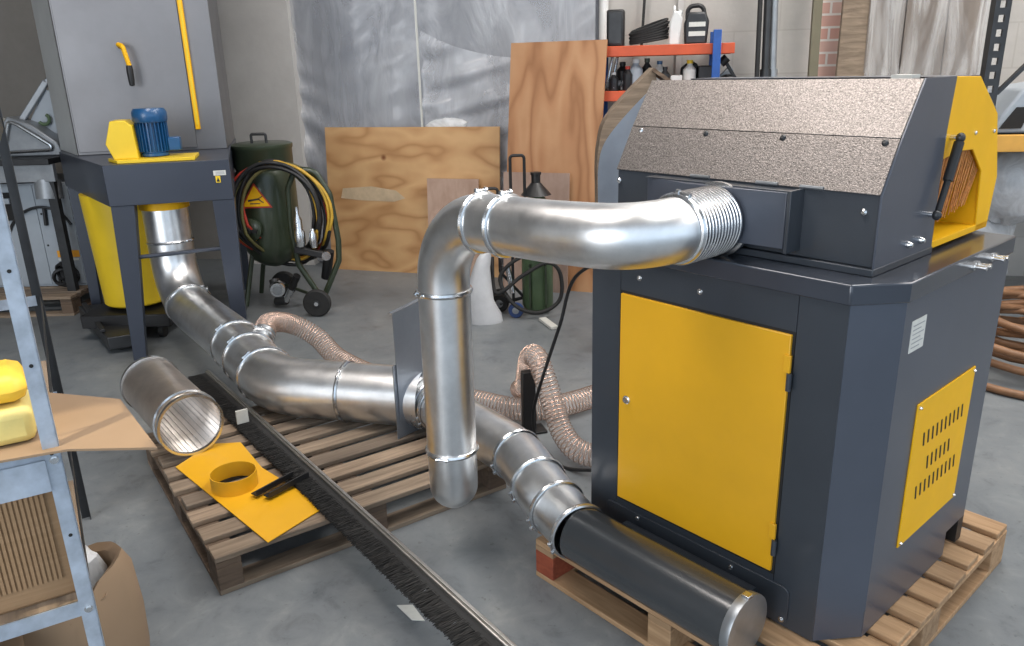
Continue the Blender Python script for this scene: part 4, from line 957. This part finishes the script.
MB().lathe([(R_+.003, 0), (R_+.010, .004), (R_+.003, .009)], c0+ax*.05, ax, 48, False).build('band', M['zinc'], t)
m = MB()
for k in range(36):
    a = 2*PI*k/36; u = ax.orthogonal().normalized(); v = ax.cross(u); q = (u*math.cos(a)+v*math.sin(a))*(R_-.005); m.bar(c0+q, c1+q, .0014, .0014)
m.build('inner_rods', M['zinc'], t)
# yellow adaptor plate with round collar
t = thing('adaptor_plate', 'yellow bent steel plate with round collar lying on pallet', 'plate', (-.98, 2.58, .141))
P0 = [(-1.33, 2.745), (-1.26, 2.935), (-1.14, 2.945), (-.985, 2.72), (-.672, 2.42), (-.705, 2.375), (-.815, 2.21)]
ctr = Vector((-1.045, 2.585)); rc = .080
m = MB(); N_ = 42
outer = []
P1 = [Vector(p) for p in P0]
for k in range(N_):
    a = 2*PI*k/N_; d = Vector((math.cos(a), math.sin(a))); best = None
    for i in range(len(P1)):
        a_, b_ = P1[i], P1[(i+1) % len(P1)]; e_ = b_-a_; den = d.x*(-e_.y)+e_.x*d.y
        if abs(den) < 1e-9: continue
        w_ = a_-ctr; tt = (w_.x*(-e_.y)+e_.x*w_.y)/den; ss = (d.x*w_.y-d.y*w_.x)/den
        if tt > 0 and -1e-6 <= ss <= 1+1e-6 and (best is None or tt < best): best = tt
    outer.append(best)
def zz(p): return .1435+.0*p.x+.045*max(0, (p-Vector((-1.33, 2.745))).dot(Vector((-.4, .9)))-.12)
angs = sorted(set([2*PI*k/N_ for k in range(N_)]+[math.atan2((p-ctr).y, (p-ctr).x) % (2*PI) for p in P1]))
def hit(a):
    d = Vector((math.cos(a), math.sin(a))); best = None
    for i in range(len(P1)):
        a_, b_ = P1[i], P1[(i+1) % len(P1)]; e_ = b_-a_; den = d.x*(-e_.y)+e_.x*d.y
        if abs(den) < 1e-9: continue
        w_ = a_-ctr; tt = (w_.x*(-e_.y)+e_.x*w_.y)/den; ss = (d.x*w_.y-d.y*w_.x)/den
        if tt > 0 and -1e-4 <= ss <= 1+1e-4 and (best is None or tt < best): best = tt
    return ctr+d*best
n = len(angs); T1 = []
for i in range(n):
    a = angs[i]; p, q = ctr+Vector((math.cos(a), math.sin(a)))*rc, hit(a)
    T1.append([m._v((p.x, p.y, .1435)), m._v((q.x, q.y, zz(q))), m._v((q.x, q.y, zz(q)+.003)), m._v((p.x, p.y, .1465))])
for i in range(n):
    A_, B_ = T1[i], T1[(i+1) % n]
    for k in range(4): m.b.faces.new((A_[k], A_[(k+1) % 4], B_[(k+1) % 4], B_[k]))
m.build('plate', M['yellow'], t)
MB().lathe([(rc, 0), (rc+.003, 0), (rc+.003, .058), (rc, .058), (rc, 0)], (ctr.x, ctr.y, .1465), (0, 0, 1), 40, False).build('collar', M['yellow'], t)
for i, (a, b) in enumerate((((-.945, 2.49, .160), (-.845, 2.62, .166)), ((-.895, 2.475, .160), (-.785, 2.615, .166)))):
    m = MB(); m.bar(a, b, .034, .004); m.bar(Vector(a)+Vector((.012, -.010, .010)), Vector(b)+Vector((.012, -.010, .010)), .004, .022)
    o = m.build('black_bracket', M['black'], bevel=.001); tag(o, ('left' if i == 0 else 'right')+' one of two black angle brackets lying on yellow plate', 'bracket')
# strip brush with aluminium rail
t = thing('strip_brush', 'long strip brush with aluminium rail and black bristles across pallet', 'brush', (-.8, 2.7, .141))
p, q = Vector((-1.555, 3.72, .158)), Vector((.03, 1.60, .158)); d = (q-p).normalized(); s_ = Vector((d.y, -d.x, 0))
if s_.x > 0: s_ = -s_
MB().bar(p, q, .024, .026).build('rail', M['alu'], t, bevel=.003)
MB().bar(p+Vector((0, 0, .016)), q+Vector((0, 0, .016)), .008, .006).build('rail_ridge', M['alu'], t, bevel=.001)
MB().bar(p+s_*.024-Vector((0, 0, .004)), q+s_*.024-Vector((0, 0, .004)), .026, .014).build('bristle_root', M['rubber'], t)
m = MB(); rg = random.Random(9); L_ = (q-p).length; N_ = 4200
for k in range(N_):
    a = p+d*(L_*(k+rg.random())/N_)+s_*.03+Vector((0, 0, rg.uniform(-.006, .004)))
    e_ = s_*(.070+rg.uniform(-.006, .006))+d*rg.uniform(-.010, .012)+Vector((0, 0, rg.uniform(-.010, .004)))
    m.bar(a, a+e_, .0017, .0017)
m.build('bristles', M['bristle'], t, smooth=20)['kind'] = 'stuff'
o = MB().sheet([(-.385, 2.06, .002), (-.33, 1.99, .002), (-.29, 1.985, .002), (-.335, 2.06, .002)], .003, (0, 0, 1)).build('card_scrap', M['cream']); tag(o, 'small pale scrap on floor beside the strip brush', 'scrap')

# ---------------------------------------------------------------- shelf unit at the left edge
SP = (-.924, 1.438, 0); SA = math.atan2(.86, -.51); SF = frame(SP, SA)
t = thing('shelf_unit', 'galvanised bolted shelf unit at the left edge', 'shelf', SP, SA)
def sh(m, name, mat, bevel=0, parent=None): return m.build(name, mat, parent or t, SF, bevel)
for l, s, sl, ss in ((0, 0, 1, 1), (1.40, 0, -1, 1), (0, .55, 1, -1), (1.40, .55, -1, -1)):
    m = MB(); a, b = sorted((l, l+.003*sl)); c_, e_ = sorted((s, s+.030*ss)); m.box(a, b, c_, e_, 0, 2.0)
    a, b = sorted((l, l+.030*sl)); c_, e_ = sorted((s, s+.003*ss)); m.box(a, b, c_, e_, 0, 2.0)
    pst = sh(m, 'upright', M['shelf'] if l == 0 else M['darksteel'])
    if l == 0:
        for z in [.12+.19*k for k in range(9)]: sh(MB().cyl((-.001, s+.016*ss, z), (.0, s+.016*ss, z), .004, 8), 'slot', M['dark'], 0, pst)
        for z in (.505, .866): sh(MB().lathe([(.009, 0), (.009, .002), (.006, .002), (.006, .006)], (0, s+.014*ss, z), (-1, 0, 0), 12), 'bolt', M['zinc'], 0, pst)
for z in (.49, .85, 1.45):
    for l in (.004, 1.395): sh(MB().box(l, l+.003, .02, .53, z, z+.036), 'end_beam', M['shelf'], .0)
    for s in (.004, .545): sh(MB().box(.03, 1.37, s, s+.003, z, z+.036), 'side_beam', M['darksteel'])
    if z < 1.4: sh(MB().box(.010, .62, .008, .542, z+.020, z+.036), 'shelf_board', M['pallet'], .001)
sh(MB().sheet([(-.001, .03, .87), (-.001, .03, .80), (-.001, .12, .80), (-.001, .12, .87)], .002, (-1, 0, 0)), 'gusset', M['shelf'])
def so_(m, name, mat, label, cat, bevel=.004):
    o = m.build(name, mat, fr=SF, bevel=bevel); tag(o, label, cat); return o
m = MB(); m.sheet([(.34, .20, .8875), (.34, .01, .8875), (.163, -.130, .900), (-.148, -.166, .900), (-.025, -.013, .8875), (.01, .2, .8875)], .005, (0, 0, 1))
so_(m, 'cardboard_sheet', M['cardflat'], 'flat cardboard sheet sticking out from the upper shelf', 'cardboard', 0)
m = MB(); m.prism([(.05, .035), (.20, .035), (.20, .22), (.05, .22)], .893, .968)
so_(m, 'yellow_packet', M['foampale'], 'pale yellow block on upper shelf under brighter yellow packet', 'packet', .018)
m = MB(); m.prism([(.07, .032), (.24, .04), (.24, .26), (.075, .24)], .970, 1.03)
so_(m, 'yellow_packet', M['foam'], 'bright yellow foil packet topmost on the upper shelf', 'packet', .03)
m = MB(); m.prism([(.04, .23), (.20, .23), (.20, .42), (.04, .42)], .893, .97); so_(m, 'yellow_packet', M['foam'], 'yellow packet lying at left edge of the upper shelf', 'packet', .015)
tt_ = thing('carton', 'open corrugated carton standing on the lower shelf', 'box', SF@Vector((.3, .25, .527)), SA)
m = MB(); x0, x1, y0, y1, z0, z1 = .045, .42, .030, .50, .527, .80
for a in ((x0, x0+.006, y0, y1), (x1-.006, x1, y0, y1), (x0+.006, x1-.006, y0, y0+.006), (x0+.006, x1-.006, y1-.006, y1)): m.box(*a, z0, z1)
m.box(x0, x1, y0, y1, z0-.0, z0+.004); m.build('box_walls', M['card'], tt_, SF)
m = MB()
for k in range(46): m.box(x0-.004, x0, y0+.02+.0095*k, y0+.026+.0095*k, z0+.045, z1-.01)
m.build('corrugated_liner', M['card'], tt_, SF)
MB().sheet([(x0, y0, z1), (x1, y0, z1), (x1-.06, y0+.11, z1+.035), (x0+.06, y0+.11, z1+.035)], .004).build('side_flap', M['cardflat'], tt_, SF)
tt_ = thing('carton', 'plain brown carton on floor beneath the lower shelf', 'box', SF@Vector((.3, .35, 0)), SA)
MB().box(.12, .50, .17, .53, 0, .34).build('box_walls', M['cardflat'], tt_, SF, .004)
MB().box(.30, .32, .165, .535, .338, .342).build('tape', M['cream'], tt_, SF)
# open paper carton on the floor
tt_ = thing('crumpled_carton', 'crumpled brown open carton on floor below the lower shelf', 'box', (-1.20, 1.72, 0))
rg = random.Random(12); prof = []; rows = []
jit = [rg.uniform(-.018, .018) for _ in range(28)]
for z, r, r_in in ((0, .20, 0), (.10, .212, 0), (.22, .215, 0), (.33, .205, 0), (.37, .185, 0), (.352, .165, 0), (.30, .17, 0), (.12, .18, 0)):
    rows.append([Vector((-1.225+(r*.93+jit[k]*(.4+z))*math.cos(2*PI*k/28), 1.74+(r*.95+jit[(k+5) % 28]*(.4+z))*math.sin(2*PI*k/28), z+(.03*math.sin(2*PI*k/28*2+1) if z > .3 else 0))) for k in range(28)])
m = MB(); m.rings(rows, False, True, True); m.build('box_walls', M['cardflat'], tt_, smooth=50)
MB().sheet([(-1.085, 1.84, .37), (-1.05, 1.68, .35), (-1.10, 1.60, .33), (-1.14, 1.70, .30)], .004).build('torn_flap', M['cardflat'], tt_)
rg = random.Random(14); o = MB().blob((-1.20, 1.82, .30), (.075, .06, .11), 14, .16, rg).build('plastic_wrapping', M['bag'], smooth=30); tag(o, 'crumpled clear plastic stuffed in the open floor carton', 'plastic')
